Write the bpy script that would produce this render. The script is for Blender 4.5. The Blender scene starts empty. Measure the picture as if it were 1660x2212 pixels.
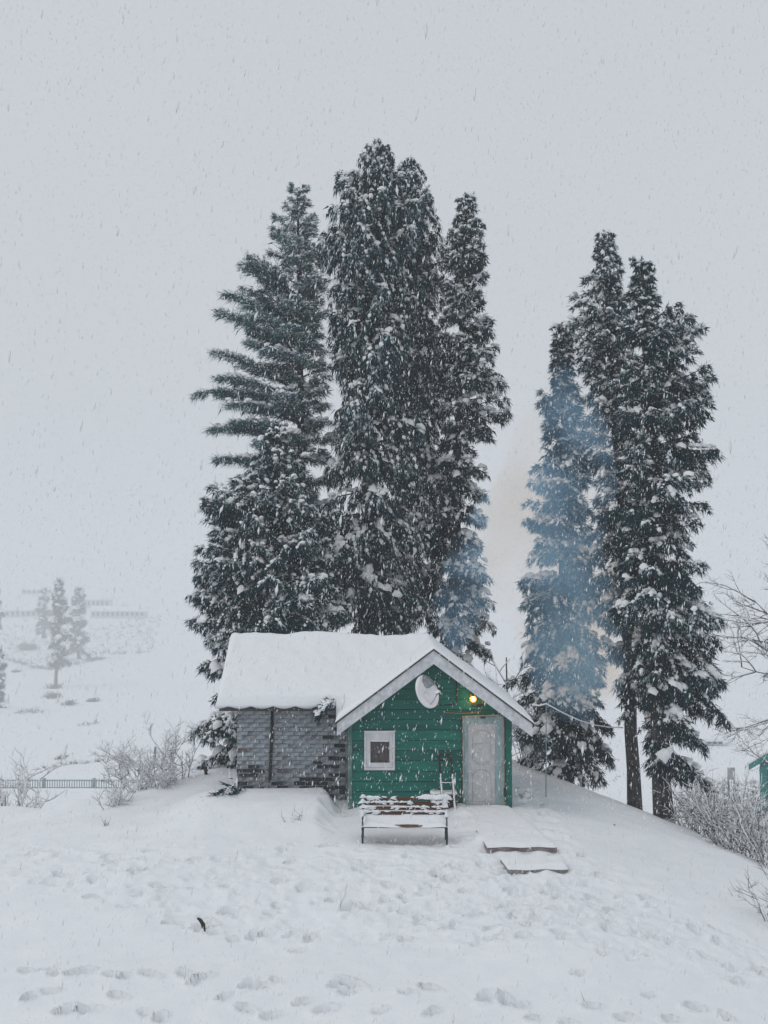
import bpy, bmesh, math, random
import numpy as np
from mathutils import Vector, Matrix

random.seed(7)
RNG = np.random.default_rng(7)
SC = bpy.context.scene
COL = SC.collection

# ------------------------------------------------------------------ camera
F = 1300.0                      # focal length in pixels of a 1024 high frame
CAM = Vector((0.0, 0.0, 4.65))
PITCH = math.atan(63.0 / F)     # camera tilted slightly upwards
cam_d = bpy.data.cameras.new('camera')
cam_d.sensor_fit = 'VERTICAL'
cam_d.sensor_height = 24.0
cam_d.sensor_width = 18.0
cam_d.lens = 24.0 * F / 1024.0
cam_d.clip_start = 0.1
cam_d.clip_end = 6000
cam_o = bpy.data.objects.new('camera', cam_d)
COL.objects.link(cam_o)
cam_o.location = CAM
cam_o.rotation_euler = (math.pi / 2 + PITCH, 0, 0)
SC.camera = cam_o

# ------------------------------------------------------------------ world: overcast sky
SUN_EL, SUN_AZ = math.radians(52), math.radians(-108)
w = bpy.data.worlds.new('World')
SC.world = w
w.use_nodes = True
nt = w.node_tree
nt.nodes.clear()
wo = nt.nodes.new('ShaderNodeOutputWorld')
bg = nt.nodes.new('ShaderNodeBackground')
sky = nt.nodes.new('ShaderNodeTexSky')
sky.sky_type = 'NISHITA'
sky.sun_disc = False
sky.sun_elevation = SUN_EL
sky.sun_rotation = SUN_AZ
sky.altitude = 2600
tc = nt.nodes.new('ShaderNodeTexCoord')
noi = nt.nodes.new('ShaderNodeTexNoise')
noi.inputs['Scale'].default_value = 2.2
noi.inputs['Detail'].default_value = 3
cl = nt.nodes.new('ShaderNodeValToRGB')
cl.color_ramp.elements[0].position = 0.3
cl.color_ramp.elements[1].position = 0.75
cl.color_ramp.elements[0].color = (5.62, 5.92, 6.26, 1)
cl.color_ramp.elements[1].color = (5.95, 6.22, 6.54, 1)
mx = nt.nodes.new('ShaderNodeMixRGB')
mx.inputs[0].default_value = 0.96            # a closed cloud layer in front of the clear sky
nt.links.new(tc.outputs['Generated'], noi.inputs['Vector'])
nt.links.new(noi.outputs['Fac'], cl.inputs['Fac'])
nt.links.new(sky.outputs['Color'], mx.inputs[1])
nt.links.new(cl.outputs['Color'], mx.inputs[2])
nt.links.new(mx.outputs[0], bg.inputs['Color'])
bg.inputs['Strength'].default_value = 0.1035
nt.links.new(bg.outputs[0], wo.inputs['Surface'])

sd = bpy.data.lights.new('sun', 'SUN')
sd.energy = 0.65
sd.angle = math.radians(30)
sd.color = (1.0, 0.98, 0.95)
so = bpy.data.objects.new('sun', sd)
COL.objects.link(so)
# veiled sun high on the left
_d = Vector((math.sin(SUN_AZ) * math.cos(SUN_EL), math.cos(SUN_AZ) * math.cos(SUN_EL), math.sin(SUN_EL)))
so.rotation_euler = _d.to_track_quat('Z', 'Y').to_euler()

SC.view_settings.view_transform = 'Standard'
SC.view_settings.look = 'None'
SC.view_settings.exposure = 0.0
SC.view_settings.gamma = 1.0
SC.view_settings.use_curve_mapping = False
SC.render.engine = 'CYCLES'
SC.cycles.use_denoising = True
SC.cycles.volume_bounces = 3
SC.cycles.max_bounces = 8
SC.cycles.diffuse_bounces = 6
SC.cycles.transparent_max_bounces = 12
SC.cycles.volume_step_rate = 2.0
SC.cycles.volume_max_steps = 128

# ------------------------------------------------------------------ helpers
DS = 1024.0 / 2212.0            # working picture coordinates -> pixels of a 1024 high frame


def ray(xd, yd):
    px, py = xd * DS - 384.0, 512.0 - yd * DS
    d = Vector((px, F, py))
    c, s = math.cos(PITCH), math.sin(PITCH)
    return Vector((d.x, d.y * c - d.z * s, d.y * s + d.z * c))


def at(xd, yd, Y):
    """world point seen at working coordinates (xd, yd) at distance Y"""
    r = ray(xd, yd)
    return CAM + r * (Y / r.y)


def mesh_np(name, verts, faces, mat=None, smooth=False, parent=None, mat_idx=None):
    """faces: (n,3) or (n,4) int array"""
    verts = np.asarray(verts, dtype=np.float32).reshape(-1, 3)
    faces = np.asarray(faces, dtype=np.int32)
    k = faces.shape[1]
    me = bpy.data.meshes.new(name)
    me.vertices.add(len(verts))
    me.vertices.foreach_set('co', verts.ravel())
    me.loops.add(faces.size)
    me.loops.foreach_set('vertex_index', faces.ravel())
    me.polygons.add(len(faces))
    me.polygons.foreach_set('loop_start', np.arange(0, faces.size, k, dtype=np.int32))
    me.polygons.foreach_set('loop_total', np.full(len(faces), k, dtype=np.int32))
    if smooth:
        me.polygons.foreach_set('use_smooth', np.ones(len(faces), dtype=bool))
    me.update(calc_edges=True)
    me.validate()
    if mat:
        me.materials.append(mat)
    o = bpy.data.objects.new(name, me)
    COL.objects.link(o)
    if parent:
        o.parent = parent
    return o


def empty(name, loc, rz=0.0):
    o = bpy.data.objects.new(name, None)
    COL.objects.link(o)
    o.location = loc
    o.rotation_euler = (0, 0, rz)
    o.empty_display_size = 0.2
    return o


def tag(o, label=None, cat=None, group=None, kind=None):
    if label: o['label'] = label
    if cat: o['category'] = cat
    if group: o['group'] = group
    if kind: o['kind'] = kind
    return o


def local(o):
    """move a child built in world coordinates under its parent without shifting it"""
    p = o.parent
    if p:
        m = Matrix.LocRotScale(p.location, p.rotation_euler, None)
        pp = p.parent
        while pp:
            m = Matrix.LocRotScale(pp.location, pp.rotation_euler, None) @ m
            pp = pp.parent
        o.matrix_parent_inverse = m.inverted()
    return o


class MB:
    def __init__(self):
        self.v, self.f = [], []

    def add(self, vs, fs):
        b = len(self.v)
        self.v += [tuple(x) for x in vs]
        self.f += [tuple(i + b for i in q) for q in fs]

    def box(self, x0, x1, y0, y1, z0, z1):
        vs = [(x0, y0, z0), (x1, y0, z0), (x1, y1, z0), (x0, y1, z0), (x0, y0, z1), (x1, y0, z1), (x1, y1, z1), (x0, y1, z1)]
        self.add(vs, [(0, 3, 2, 1), (4, 5, 6, 7), (0, 1, 5, 4), (1, 2, 6, 5), (2, 3, 7, 6), (3, 0, 4, 7)])

    def prism(self, poly, y0, y1):
        """poly: (x,z) points, extruded along y"""
        n = len(poly)
        vs = [(x, y0, z) for x, z in poly] + [(x, y1, z) for x, z in poly]
        fs = [tuple(range(n)), tuple(range(2 * n - 1, n - 1, -1))]
        for i in range(n):
            j = (i + 1) % n
            fs.append((i, i + n, j + n, j))
        self.add(vs, fs)

    def tube(self, pts, rad, n=6, cap=True):
        pts = [Vector(p) for p in pts]
        if not hasattr(rad, '__len__'):
            rad = [rad] * len(pts)
        rings = []
        for i, p in enumerate(pts):
            a = pts[max(i - 1, 0)]
            b = pts[min(i + 1, len(pts) - 1)]
            t = (b - a).normalized()
            u = t.cross(Vector((0, 0, 1)))
            if u.length < 0.15:
                u = t.cross(Vector((1, 0, 0)))
            u.normalize()
            v = t.cross(u)
            rings.append([p + (u * math.cos(6.2832 * k / n) + v * math.sin(6.2832 * k / n)) * rad[i] for k in range(n)])
        vs = [q for r in rings for q in r]
        fs = []
        for i in range(len(pts) - 1):
            for k in range(n):
                k2 = (k + 1) % n
                fs.append((i * n + k, i * n + k2, (i + 1) * n + k2, (i + 1) * n + k))
        if cap:
            fs.append(tuple(range(n - 1, -1, -1)))
            fs.append(tuple((len(pts) - 1) * n + k for k in range(n)))
        self.add(vs, fs)

    def build(self, name, mat, parent=None, bevel=0.0, smooth=False, jitter=0.0):
        me = bpy.data.meshes.new(name)
        v = self.v
        if jitter:
            v = [(x + random.uniform(-jitter, jitter), y + random.uniform(-jitter, jitter), z + random.uniform(-jitter, jitter)) for x, y, z in v]
        me.from_pydata(v, [], self.f)
        if bevel or True:
            bm = bmesh.new()
            bm.from_mesh(me)
            bmesh.ops.recalc_face_normals(bm, faces=bm.faces)
            if bevel:
                es = [e for e in bm.edges if len(e.link_faces) == 2 and e.calc_face_angle(0) > 0.6]
                bmesh.ops.bevel(bm, geom=es, offset=bevel, segments=1, affect='EDGES', clamp_overlap=True)
            bm.to_mesh(me)
            bm.free()
        if smooth:
            for p in me.polygons: p.use_smooth = True
        me.materials.append(mat)
        o = bpy.data.objects.new(name, me)
        COL.objects.link(o)
        if parent:
            o.parent = parent
            local(o)
        return o


# value noise -----------------------------------------------------------
def _h(ix, iy, seed):
    n = (ix.astype(np.int64) * 374761393 + iy.astype(np.int64) * 668265263 + seed * 1442695041) & 0x7fffffff
    n = ((n ^ (n >> 13)) * 1274126177) & 0x7fffffff
    n = (n ^ (n >> 16)) & 0xffff
    return n / 65535.0


def vnoise(x, y, seed=0):
    x = np.asarray(x, dtype=np.float64); y = np.asarray(y, dtype=np.float64)
    ix, iy = np.floor(x), np.floor(y)
    fx, fy = x - ix, y - iy
    fx = fx * fx * fx * (fx * (fx * 6 - 15) + 10); fy = fy * fy * fy * (fy * (fy * 6 - 15) + 10)
    a = _h(ix, iy, seed); b = _h(ix + 1, iy, seed); c = _h(ix, iy + 1, seed); d = _h(ix + 1, iy + 1, seed)
    return (a * (1 - fx) + b * fx) * (1 - fy) + (c * (1 - fx) + d * fx) * fy - 0.5


def fbm(x, y, s, seed=0, octv=3):
    r = 0; a = 1.0
    for k in range(octv):
        r = r + a * vnoise(np.asarray(x) / s + 13.7 * k, np.asarray(y) / s + 7.1 * k, seed + k)
        a *= 0.5; s *= 0.5
    return r


# materials ---------------------------------------------------------------
def mat(name, c1, c2=None, scale=6.0, rough=0.7, bump=0.0, bscale=None, detail=4, lo=0.35, hi=0.65, metal=0.0, stretch=None, spec=0.3, bdist=0.02):
    m = bpy.data.materials.new(name)
    m.use_nodes = True
    t = m.node_tree
    b = t.nodes['Principled BSDF']
    b.inputs['Roughness'].default_value = rough
    b.inputs['Metallic'].default_value = metal
    b.inputs['Specular IOR Level'].default_value = spec
    b.inputs['Base Color'].default_value = (*c1, 1)
    if c2 is not None or bump:
        co = t.nodes.new('ShaderNodeTexCoord')
        src = co.outputs['Object']
        if stretch:
            mp = t.nodes.new('ShaderNodeMapping')
            mp.inputs['Scale'].default_value = stretch
            t.links.new(src, mp.inputs['Vector'])
            src = mp.outputs['Vector']
        if c2 is not None:
            n = t.nodes.new('ShaderNodeTexNoise')
            n.inputs['Scale'].default_value = scale
            n.inputs['Detail'].default_value = detail
            r = t.nodes.new('ShaderNodeValToRGB')
            r.color_ramp.elements[0].position = lo
            r.color_ramp.elements[1].position = hi
            r.color_ramp.elements[0].color = (*c1, 1)
            r.color_ramp.elements[1].color = (*c2, 1)
            t.links.new(src, n.inputs['Vector'])
            t.links.new(n.outputs['Fac'], r.inputs['Fac'])
            t.links.new(r.outputs['Color'], b.inputs['Base Color'])
        if bump:
            n2 = t.nodes.new('ShaderNodeTexNoise')
            n2.inputs['Scale'].default_value = bscale or scale * 4
            n2.inputs['Detail'].default_value = 5
            bp = t.nodes.new('ShaderNodeBump')
            bp.inputs['Strength'].default_value = bump
            bp.inputs['Distance'].default_value = bdist
            t.links.new(src, n2.inputs['Vector'])
            t.links.new(n2.outputs['Fac'], bp.inputs['Height'])
            t.links.new(bp.outputs['Normal'], b.inputs['Normal'])
    return m


M = {}
M['snow'] = mat('snow', (0.83, 0.85, 0.88), (0.87, 0.885, 0.91), 3.0, 0.6, 0.35, 22, spec=0.2, bdist=0.02)
M['snow_far'] = mat('snow_soft', (0.85, 0.865, 0.89), None, rough=0.7, spec=0.15)
M['snow_tree'] = mat('snow_on_needles', (0.86, 0.875, 0.90), (0.92, 0.925, 0.94), 9.0, 0.7, 0.6, 30, spec=0.1, bdist=0.03)
M['frost'] = mat('frosted_needle', (0.42, 0.57, 0.62), (0.82, 0.88, 0.90), 1.5, 0.8, spec=0.1)
M['needle'] = mat('conifer_needle', (0.002, 0.026, 0.036), (0.010, 0.060, 0.076), 1.1, 0.75, spec=0.15)
M['pine_needle'] = mat('pine_needle', (0.018, 0.078, 0.096), (0.060, 0.150, 0.172), 1.1, 0.75, spec=0.15)
M['bark'] = mat('bark', (0.012, 0.013, 0.015), (0.075, 0.070, 0.070), 9.0, 0.9, 1.0, 26, stretch=(1, 1, 0.3), bdist=0.05)
M['twig'] = mat('dark_twig', (0.050, 0.050, 0.055), (0.12, 0.115, 0.12), 5.0, 0.9)
M['green'] = mat('green_painted_board', (0.001, 0.112, 0.088), (0.003, 0.170, 0.132), 3.5, 0.55, 0.25, 40, stretch=(0.35, 1, 2.5), bdist=0.004)
GREENS = [M['green'], mat('green_board_faded', (0.002, 0.125, 0.096), (0.008, 0.185, 0.145), 4.5, 0.6, 0.25, 40, stretch=(0.35, 1, 2.5), bdist=0.004),
          mat('green_board_grimy', (0.001, 0.085, 0.068), (0.003, 0.145, 0.115), 2.5, 0.6, 0.25, 40, stretch=(0.35, 1, 2.5), bdist=0.004)]
M['white_paint'] = mat('white_painted_wood', (0.62, 0.62, 0.64), (0.78, 0.78, 0.80), 5.0, 0.6, 0.2, 40)
M['barge'] = mat('weathered_white_board', (0.52, 0.54, 0.57), (0.74, 0.75, 0.78), 9.0, 0.7, 0.3, 60)
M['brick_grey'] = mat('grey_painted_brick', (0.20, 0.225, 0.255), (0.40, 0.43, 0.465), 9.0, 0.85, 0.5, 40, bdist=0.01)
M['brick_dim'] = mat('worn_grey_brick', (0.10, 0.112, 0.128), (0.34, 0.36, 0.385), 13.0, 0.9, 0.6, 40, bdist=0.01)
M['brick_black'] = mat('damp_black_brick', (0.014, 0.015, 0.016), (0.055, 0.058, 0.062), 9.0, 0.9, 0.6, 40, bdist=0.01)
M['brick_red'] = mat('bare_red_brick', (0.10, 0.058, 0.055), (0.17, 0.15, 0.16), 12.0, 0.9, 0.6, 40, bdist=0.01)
M['mortar'] = mat('painted_mortar', (0.08, 0.09, 0.105), (0.32, 0.34, 0.37), 7.0, 0.95, 0.5, 40)
M['roof_metal'] = mat('dark_roof_sheet', (0.03, 0.032, 0.035), (0.07, 0.07, 0.075), 8.0, 0.6)
M['black'] = mat('black_iron', (0.012, 0.014, 0.015), (0.03, 0.032, 0.034), 12.0, 0.6)
M['iron_green'] = mat('dark_green_iron', (0.008, 0.030, 0.030), (0.020, 0.055, 0.052), 12.0, 0.55)
M['bench_wood'] = mat('red_brown_slat', (0.060, 0.022, 0.014), (0.135, 0.052, 0.030), 10.0, 0.7, 0.4, 50, stretch=(0.3, 1, 3))
M['dark_wood'] = mat('wet_dark_wood', (0.018, 0.014, 0.013), (0.060, 0.044, 0.038), 14.0, 0.8, 0.4, 50)
M['door_frame'] = mat('blue_green_door_frame', (0.10, 0.26, 0.28), (0.20, 0.38, 0.40), 7.0, 0.5, 0.2, 40)
M['door_leaf'] = mat('grey_beige_door_leaf', (0.50, 0.48, 0.475), (0.70, 0.68, 0.67), 7.0, 0.5)
M['moulding'] = mat('dark_door_moulding', (0.20, 0.19, 0.19), (0.28, 0.27, 0.27), 6.0, 0.5)  # darker grey-beige than the door leaf
M['curtain'] = mat('brown_window_curtain', (0.15, 0.105, 0.098), (0.24, 0.185, 0.178), 14.0, 0.8, stretch=(4, 1, 0.6))
M['orange'] = mat('orange_wire', (0.42, 0.17, 0.03), None, rough=0.6)
M['dish'] = mat('grey_dish_metal', (0.26, 0.29, 0.33), (0.36, 0.39, 0.43), 6.0, 0.45)
M['concrete'] = mat('stained_concrete', (0.20, 0.19, 0.185), (0.36, 0.35, 0.34), 9.0, 0.85, 0.5, 30)
M['concrete_red'] = mat('red_stained_concrete', (0.20, 0.15, 0.155), (0.34, 0.32, 0.30), 7.0, 0.85, 0.5, 30)
M['grey_board'] = mat('grey_board', (0.30, 0.32, 0.33), (0.38, 0.40, 0.41), 5.0, 0.7)
M['hut_green'] = mat('hut_teal_boards', (0.03, 0.21, 0.19), (0.06, 0.29, 0.26), 6.0, 0.6)
M['fence'] = mat('fence_blue_grey', (0.19, 0.26, 0.28), (0.26, 0.33, 0.35), 3.0, 0.6)
M['far_wall'] = mat('far_building_wall', (0.50, 0.54, 0.55), (0.62, 0.65, 0.66), 0.5, 0.8)
M['far_window'] = mat('far_window_glass', (0.05, 0.06, 0.07), None, rough=0.3)
M['scrub'] = mat('brown_grey_scrub', (0.10, 0.10, 0.105), (0.22, 0.22, 0.22), 3.0, 0.9)

m = bpy.data.materials.new('window_glass'); m.use_nodes = True
b = m.node_tree.nodes['Principled BSDF']
b.inputs['Base Color'].default_value = (0.8, 0.85, 0.88, 1); b.inputs['Roughness'].default_value = 0.05
b.inputs['Transmission Weight'].default_value = 1.0; b.inputs['IOR'].default_value = 1.1
M['glass'] = m

m = bpy.data.materials.new('clear_plastic_film'); m.use_nodes = True
t = m.node_tree; b = t.nodes['Principled BSDF']
b.inputs['Base Color'].default_value = (0.62, 0.68, 0.70, 1); b.inputs['Roughness'].default_value = 0.25
tr = t.nodes.new('ShaderNodeBsdfTransparent'); mxs = t.nodes.new('ShaderNodeMixShader')
co = t.nodes.new('ShaderNodeTexCoord'); mp = t.nodes.new('ShaderNodeMapping'); mp.inputs['Scale'].default_value = (5, 1, 1.2)
n = t.nodes.new('ShaderNodeTexNoise'); n.inputs['Scale'].default_value = 3.0; n.inputs['Detail'].default_value = 4; n.inputs['Distortion'].default_value = 0.8
r = t.nodes.new('ShaderNodeMapRange'); r.inputs[1].default_value = 0.3; r.inputs[2].default_value = 0.75; r.inputs[3].default_value = 0.16; r.inputs[4].default_value = 0.55
t.links.new(co.outputs['Object'], mp.inputs['Vector']); t.links.new(mp.outputs[0], n.inputs['Vector'])
t.links.new(n.outputs['Fac'], r.inputs[0]); t.links.new(r.outputs[0], mxs.inputs[0])
t.links.new(tr.outputs[0], mxs.inputs[1]); t.links.new(b.outputs[0], mxs.inputs[2])
t.links.new(mxs.outputs[0], t.nodes['Material Output'].inputs['Surface'])
M['film'] = m

m = bpy.data.materials.new('lit_bulb'); m.use_nodes = True
b = m.node_tree.nodes['Principled BSDF']
b.inputs['Emission Color'].default_value = (1.0, 0.74, 0.36, 1); b.inputs['Emission Strength'].default_value = 16.0
M['bulb'] = m

m = bpy.data.materials.new('falling_flake'); m.use_nodes = True
t = m.node_tree; b = t.nodes['Principled BSDF']
b.inputs['Base Color'].default_value = (0.95, 0.96, 0.97, 1); b.inputs['Roughness'].default_value = 0.9
b.inputs['Specular IOR Level'].default_value = 0.0
tl = t.nodes.new('ShaderNodeBsdfTranslucent'); tl.inputs['Color'].default_value = (0.95, 0.96, 0.97, 1)
tr = t.nodes.new('ShaderNodeBsdfTransparent')
m1 = t.nodes.new('ShaderNodeMixShader'); m1.inputs[0].default_value = 0.12
m2 = t.nodes.new('ShaderNodeMixShader'); m2.inputs[0].default_value = 0.78
t.links.new(b.outputs[0], m1.inputs[1]); t.links.new(tl.outputs[0], m1.inputs[2])
t.links.new(tr.outputs[0], m2.inputs[1]); t.links.new(m1.outputs[0], m2.inputs[2])
t.links.new(m2.outputs[0], t.nodes['Material Output'].inputs['Surface'])
M['flake'] = m

# ------------------------------------------------------------------ terrain
MOUND = np.array([(40, 2), (17, 13), (11, 19.5), (8.4, 23.5), (7.3, 26.5), (6.4, 29.2), (5.3, 31.5), (4.6, 34), (4.0, 38), (0, 40.5),
                  (-5.5, 39), (-6.4, 34), (-5.6, 31.0), (-6.2, 29.4), (-8.5, 30.0), (-11, 30.0), (-16, 28), (-40, 20), (-40, -6), (40, -6)], dtype=float)


def poly_sd(x, y, P):
    """signed distance, positive inside"""
    d = np.full(np.shape(x), 1e9)
    ins = np.zeros(np.shape(x), dtype=bool)
    n = len(P)
    for i in range(n):
        a, b_ = P[i], P[(i + 1) % n]
        e = b_ - a
        wx, wy = x - a[0], y - a[1]
        tt = np.clip((wx * e[0] + wy * e[1]) / (e @ e), 0, 1)
        d = np.minimum(d, (wx - tt * e[0]) ** 2 + (wy - tt * e[1]) ** 2)
        c = ((a[1] > y) != (b_[1] > y)) & (x < (b_[0] - a[0]) * (y - a[1]) / (b_[1] - a[1] + 1e-12) + a[0])
        ins ^= c
    d = np.sqrt(d)
    return np.where(ins, d, -d)


def sstep(a, b, x):
    t_ = np.clip((np.asarray(x) - a) / (b - a), 0, 1)
    return t_ * t_ * (3 - 2 * t_)


FARY = [0, 30, 40, 60, 90, 130, 200, 330, 500, 640, 760, 830, 900, 1000, 1300, 1700, 2400]
FARZ = [-1, -2.6, -3.6, -5.5, -10.3, -16.4, -23, -31.6, -37.5, -33.5, -25.5, -21.0, -12.0, 3, 34, 44, 46]


def gbase(x, y):
    x = np.asarray(x, dtype=float); y = np.asarray(y, dtype=float)
    far = np.interp(y, FARY, FARZ)
    far = far + fbm(x, y, 75.0, 31) * np.clip((y - 170) / 120, 0, 1) * 4.0 + fbm(x, y, 9.0, 37) * 0.35 * np.clip((y - 30) / 20, 0, 1)
    # terrace edges on the far slope
    far = far + 1.6 * sstep(0, 5, y - 560 - 0.25 * x - 14 * np.sin(x / 40)) * np.exp(-((x + 120) / 170) ** 2)
    mz = np.interp(y, [0, 12, 17.5, 20, 22, 23.5, 26, 31, 36, 42], [-3.2, -2.3, -1.25, -0.72, -0.33, -0.15, 0.0, 0.0, -0.25, -0.8])
    rx = np.clip(x - 2.7, 0, 9)
    mz = mz - 0.16 * rx - 0.012 * rx ** 2
    mz = mz - 0.10 * np.clip(-3.8 - x, 0, 14) * np.clip((y - 15) / 10, 0, 1)
    # bank of snow in front of the brick wing
    bank = sstep(-4.6, -3.2, x) * (1 - sstep(-1.28, -0.90, x + 0.22 * fbm(x, y, 0.4, 83, 2))) * sstep(23.3, 25.6, y) * (1 - sstep(26.7, 26.95, y))
    mz = mz + 0.33 * bank
    # hollow at the corner of green wall
    mz = mz - 0.10 * np.exp(-(((x + 0.85) / 0.35) ** 2 + ((y - 26.2) / 0.5) ** 2))
    # drifts at the left edge of the mound
    mz = mz - 0.30 * sstep(-5.0, -7.5, x) * sstep(25.5, 28.5, y) + 0.25 * np.exp(-(((x + 8.6) / 1.2) ** 2 + ((y - 29.4) / 0.8) ** 2)) + 0.25 * np.exp(-(((x + 6.8) / 1.0) ** 2 + ((y - 28.3) / 0.7) ** 2))
    sdv = poly_sd(x, y, MOUND)
    k = sstep(-7.5, 1.2, sdv)
    return far * (1 - k) + mz * k


def gz(x, y):
    return float(gbase(np.array([x]), np.array([y]))[0])


def ground_hit(xd, yd, y0=8.0, y1=400.0):
    r = ray(xd, yd)
    Y = y0
    ys = np.concatenate([np.arange(8, 45, 0.05), np.arange(45, 1600, 1.0)])
    ys = ys[ys >= y0]
    xs = r.x / r.y * ys
    zs = CAM.z + r.z / r.y * ys
    g = gbase(xs, ys)
    i = np.argmax(zs <= g)
    return Vector((xs[i], ys[i], g[i]))


# fine grid ----------------------------------------------------------------
xd_ = np.arange(-10.5, 10.501, 0.037)
xs_out = 10.5 * np.exp(np.linspace(0, math.log(900 / 10.5), 46))[1:]
GX = np.concatenate([-xs_out[::-1], xd_, xs_out])
yd_ = np.concatenate([np.arange(15.0, 25.5, 0.034), np.arange(25.5, 31.5, 0.06)])
yd_[0] = 14.5
ys_near = np.linspace(-8, 14.4, 26)
ys_far = 31.5 * np.exp(np.linspace(0, math.log(2300 / 31.5), 150))
GY = np.concatenate([ys_near, yd_, ys_far])
XX, YY = np.meshgrid(GX, GY)
ZZ = gbase(XX, YY)
near = (np.abs(XX) < 12) & (YY < 33)
soft = np.exp(-np.clip(np.abs(XX) - 9, 0, 9)) * np.clip((34 - YY) / 3, 0, 1)
ZZ += soft * (fbm(XX, YY, 2.2, 3) * 0.10 + fbm(XX, YY, 0.55, 9, 2) * 0.018)


def band(P, soft_w):
    """world space weight of a trodden area given in working coordinates"""
    pw = np.array([tuple(ground_hit(a, b_).xy) for a, b_ in P])
    return sstep(-soft_w, soft_w, poly_sd(XX, YY, pw)), pw


PATH, PATH_W = band([(-40, 1815), (420, 1850), (800, 1835), (1000, 1790), (1240, 1830), (1420, 1930), (1700, 2050), (1700, 2130), (1300, 2060), (900, 2035), (560, 2035), (300, 1960), (-40, 1900)], 0.5)
SIDE, SIDE_W = band([(1112, 1705), (1150, 1703), (1250, 1830), (1290, 1880), (1200, 1880), (1160, 1800)], 0.15)
ZZ += soft * PATH * (np.abs(fbm(XX, YY, 0.45, 21, 3)) * -0.11 + fbm(XX, YY, 0.2, 41, 2) * 0.032)
ZZ += soft * SIDE * (fbm(XX, YY, 0.3, 26, 3) * 0.09)

prints = []


def print_at(xd, yd, ln, wd, dep, ang):
    p = ground_hit(xd, yd, 12)
    prints.append((p.x, p.y, ln, wd, dep, ang))


R2 = random.Random(11)
for P, cnt in (([(0, 1840), (1000, 1805), (1240, 1850), (1420, 1940), (1660, 2060), (1660, 2120), (1200, 2050), (500, 2020), (0, 1890)], 340),
               ([(1112, 1705), (1150, 1705), (1280, 1880), (1190, 1870)], 40),
               ([(1000, 1890), (1260, 1890), (1500, 2050), (1150, 2010)], 90),
               ([(700, 1850), (1000, 1850), (1200, 1980), (800, 1980)], 60)):
    A = np.array(P, dtype=float)
    k = 0
    while k < cnt:
        px, py = R2.uniform(A[:, 0].min(), A[:, 0].max()), R2.uniform(A[:, 1].min(), A[:, 1].max())
        if poly_sd(np.array([px]), np.array([py]), A)[0] < 0: continue
        k += 1
        if R2.random() < 0.25:
            print_at(px, py, R2.uniform(0.13, 0.19), R2.uniform(0.06, 0.09), R2.uniform(0.05, 0.12), R2.gauss(0.5, 0.9))
        else:
            print_at(px, py, R2.uniform(0.09, 0.17), R2.uniform(0.05, 0.09), R2.uniform(0.014, 0.042), R2.gauss(0.4, 0.9))
# single deep prints that stand out
for px, py, s in ((430, 1997, 1.2), (490, 1962, 1.2), (460, 1990, .8), (1370, 1960, 0), (745, 1965, 1.1), (762, 1958, 1.0), (793, 1962, 1.2), (1020, 1978, 1.3), (1090, 1955, 1.1),
                  (1155, 1978, 1.0), (880, 2025, .9), (620, 2012, .8), (360, 1985, .8), (600, 1905, 1.0), (640, 2050, .7), (300, 1930, .8), (225, 1850, .7), (1500, 2010, .9),
                  (55, 2103, 1.0), (105, 2098, .8), (120, 2110, .9), (168, 2108, 1.5), (238, 2110, .9), (265, 2115, .9), (322, 2105, 1.2), (400, 2108, 1.3), (440, 2112, 1.1), (420, 2122, 1.0),
                  (535, 2130, 1.4), (560, 2136, 1.1), (595, 2120, .8), (720, 2130, 1.0), (757, 2132, 1.5), (750, 2148, 1.0), (880, 2150, .9), (925, 2140, 1.2), (1050, 2155, 1.5), (1090, 2160, 1.3), (1120, 2168, 1.0),
                  (60, 2165, 1.1), (140, 2195, 1.3), (185, 2190, 1.2), (110, 2150, .9), (255, 2160, 1.1), (315, 2195, 1.0), (480, 2160, 1.0), (530, 2185, 1.2), (650, 2170, 1.0), (700, 2185, 1.3), (580, 2200, 1.0), (345, 2205, 1.1),
                  (1280, 2170, 1.0), (1350, 2195, 1.1), (1400, 2150, .8), (1500, 2180, 1.3), (1570, 2200, 1.1), (1230, 2205, 1.1), (1445, 2205, 1.0), (1150, 2195, .8), (820, 2195, .9), (930, 2200, 1.0),
                  (1390, 1935, .9), (1590, 2125, 1.0), (1640, 2095, 1.0), (1300, 2060, .8), (1250, 2100, .7)):
    if s > 0:
        print_at(px, py, 0.17 * s, 0.085 * s, 0.12 * s, R2.gauss(0.3, 0.7))
        print_at(px + R2.uniform(-14, 14), py + R2.uniform(-5, 5), 0.10, 0.06, 0.05, R2.gauss(0.3, 0.8))
x0i, y0i = GX.searchsorted(-10.5), GY.searchsorted(14.5)
for (px, py, ln, wd, dep, ang) in prints:
    rr = ln * 2.4
    i0, i1 = GX.searchsorted(px - rr), GX.searchsorted(px + rr)
    j0, j1 = GY.searchsorted(py - rr), GY.searchsorted(py + rr)
    if i1 - i0 < 3 or j1 - j0 < 3: continue
    dx, dy = XX[j0:j1, i0:i1] - px, YY[j0:j1, i0:i1] - py
    c, s = math.cos(ang), math.sin(ang)
    ln, wd = ln * .62, wd * .66
    u, v = (dx * c + dy * s) / ln, (-dx * s + dy * c) / wd
    q = np.sqrt(u * u + v * v) + vnoise(dx * 14 + px * 31, dy * 14, 5) * 0.35
    ZZ[j0:j1, i0:i1] += -(1.5 if dep < .07 else 2.0) * dep * np.exp(-np.clip(q, 0, 9) ** 4) + 0.35 * dep * np.exp(-((q - 1.4) / 0.33) ** 2)
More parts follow.
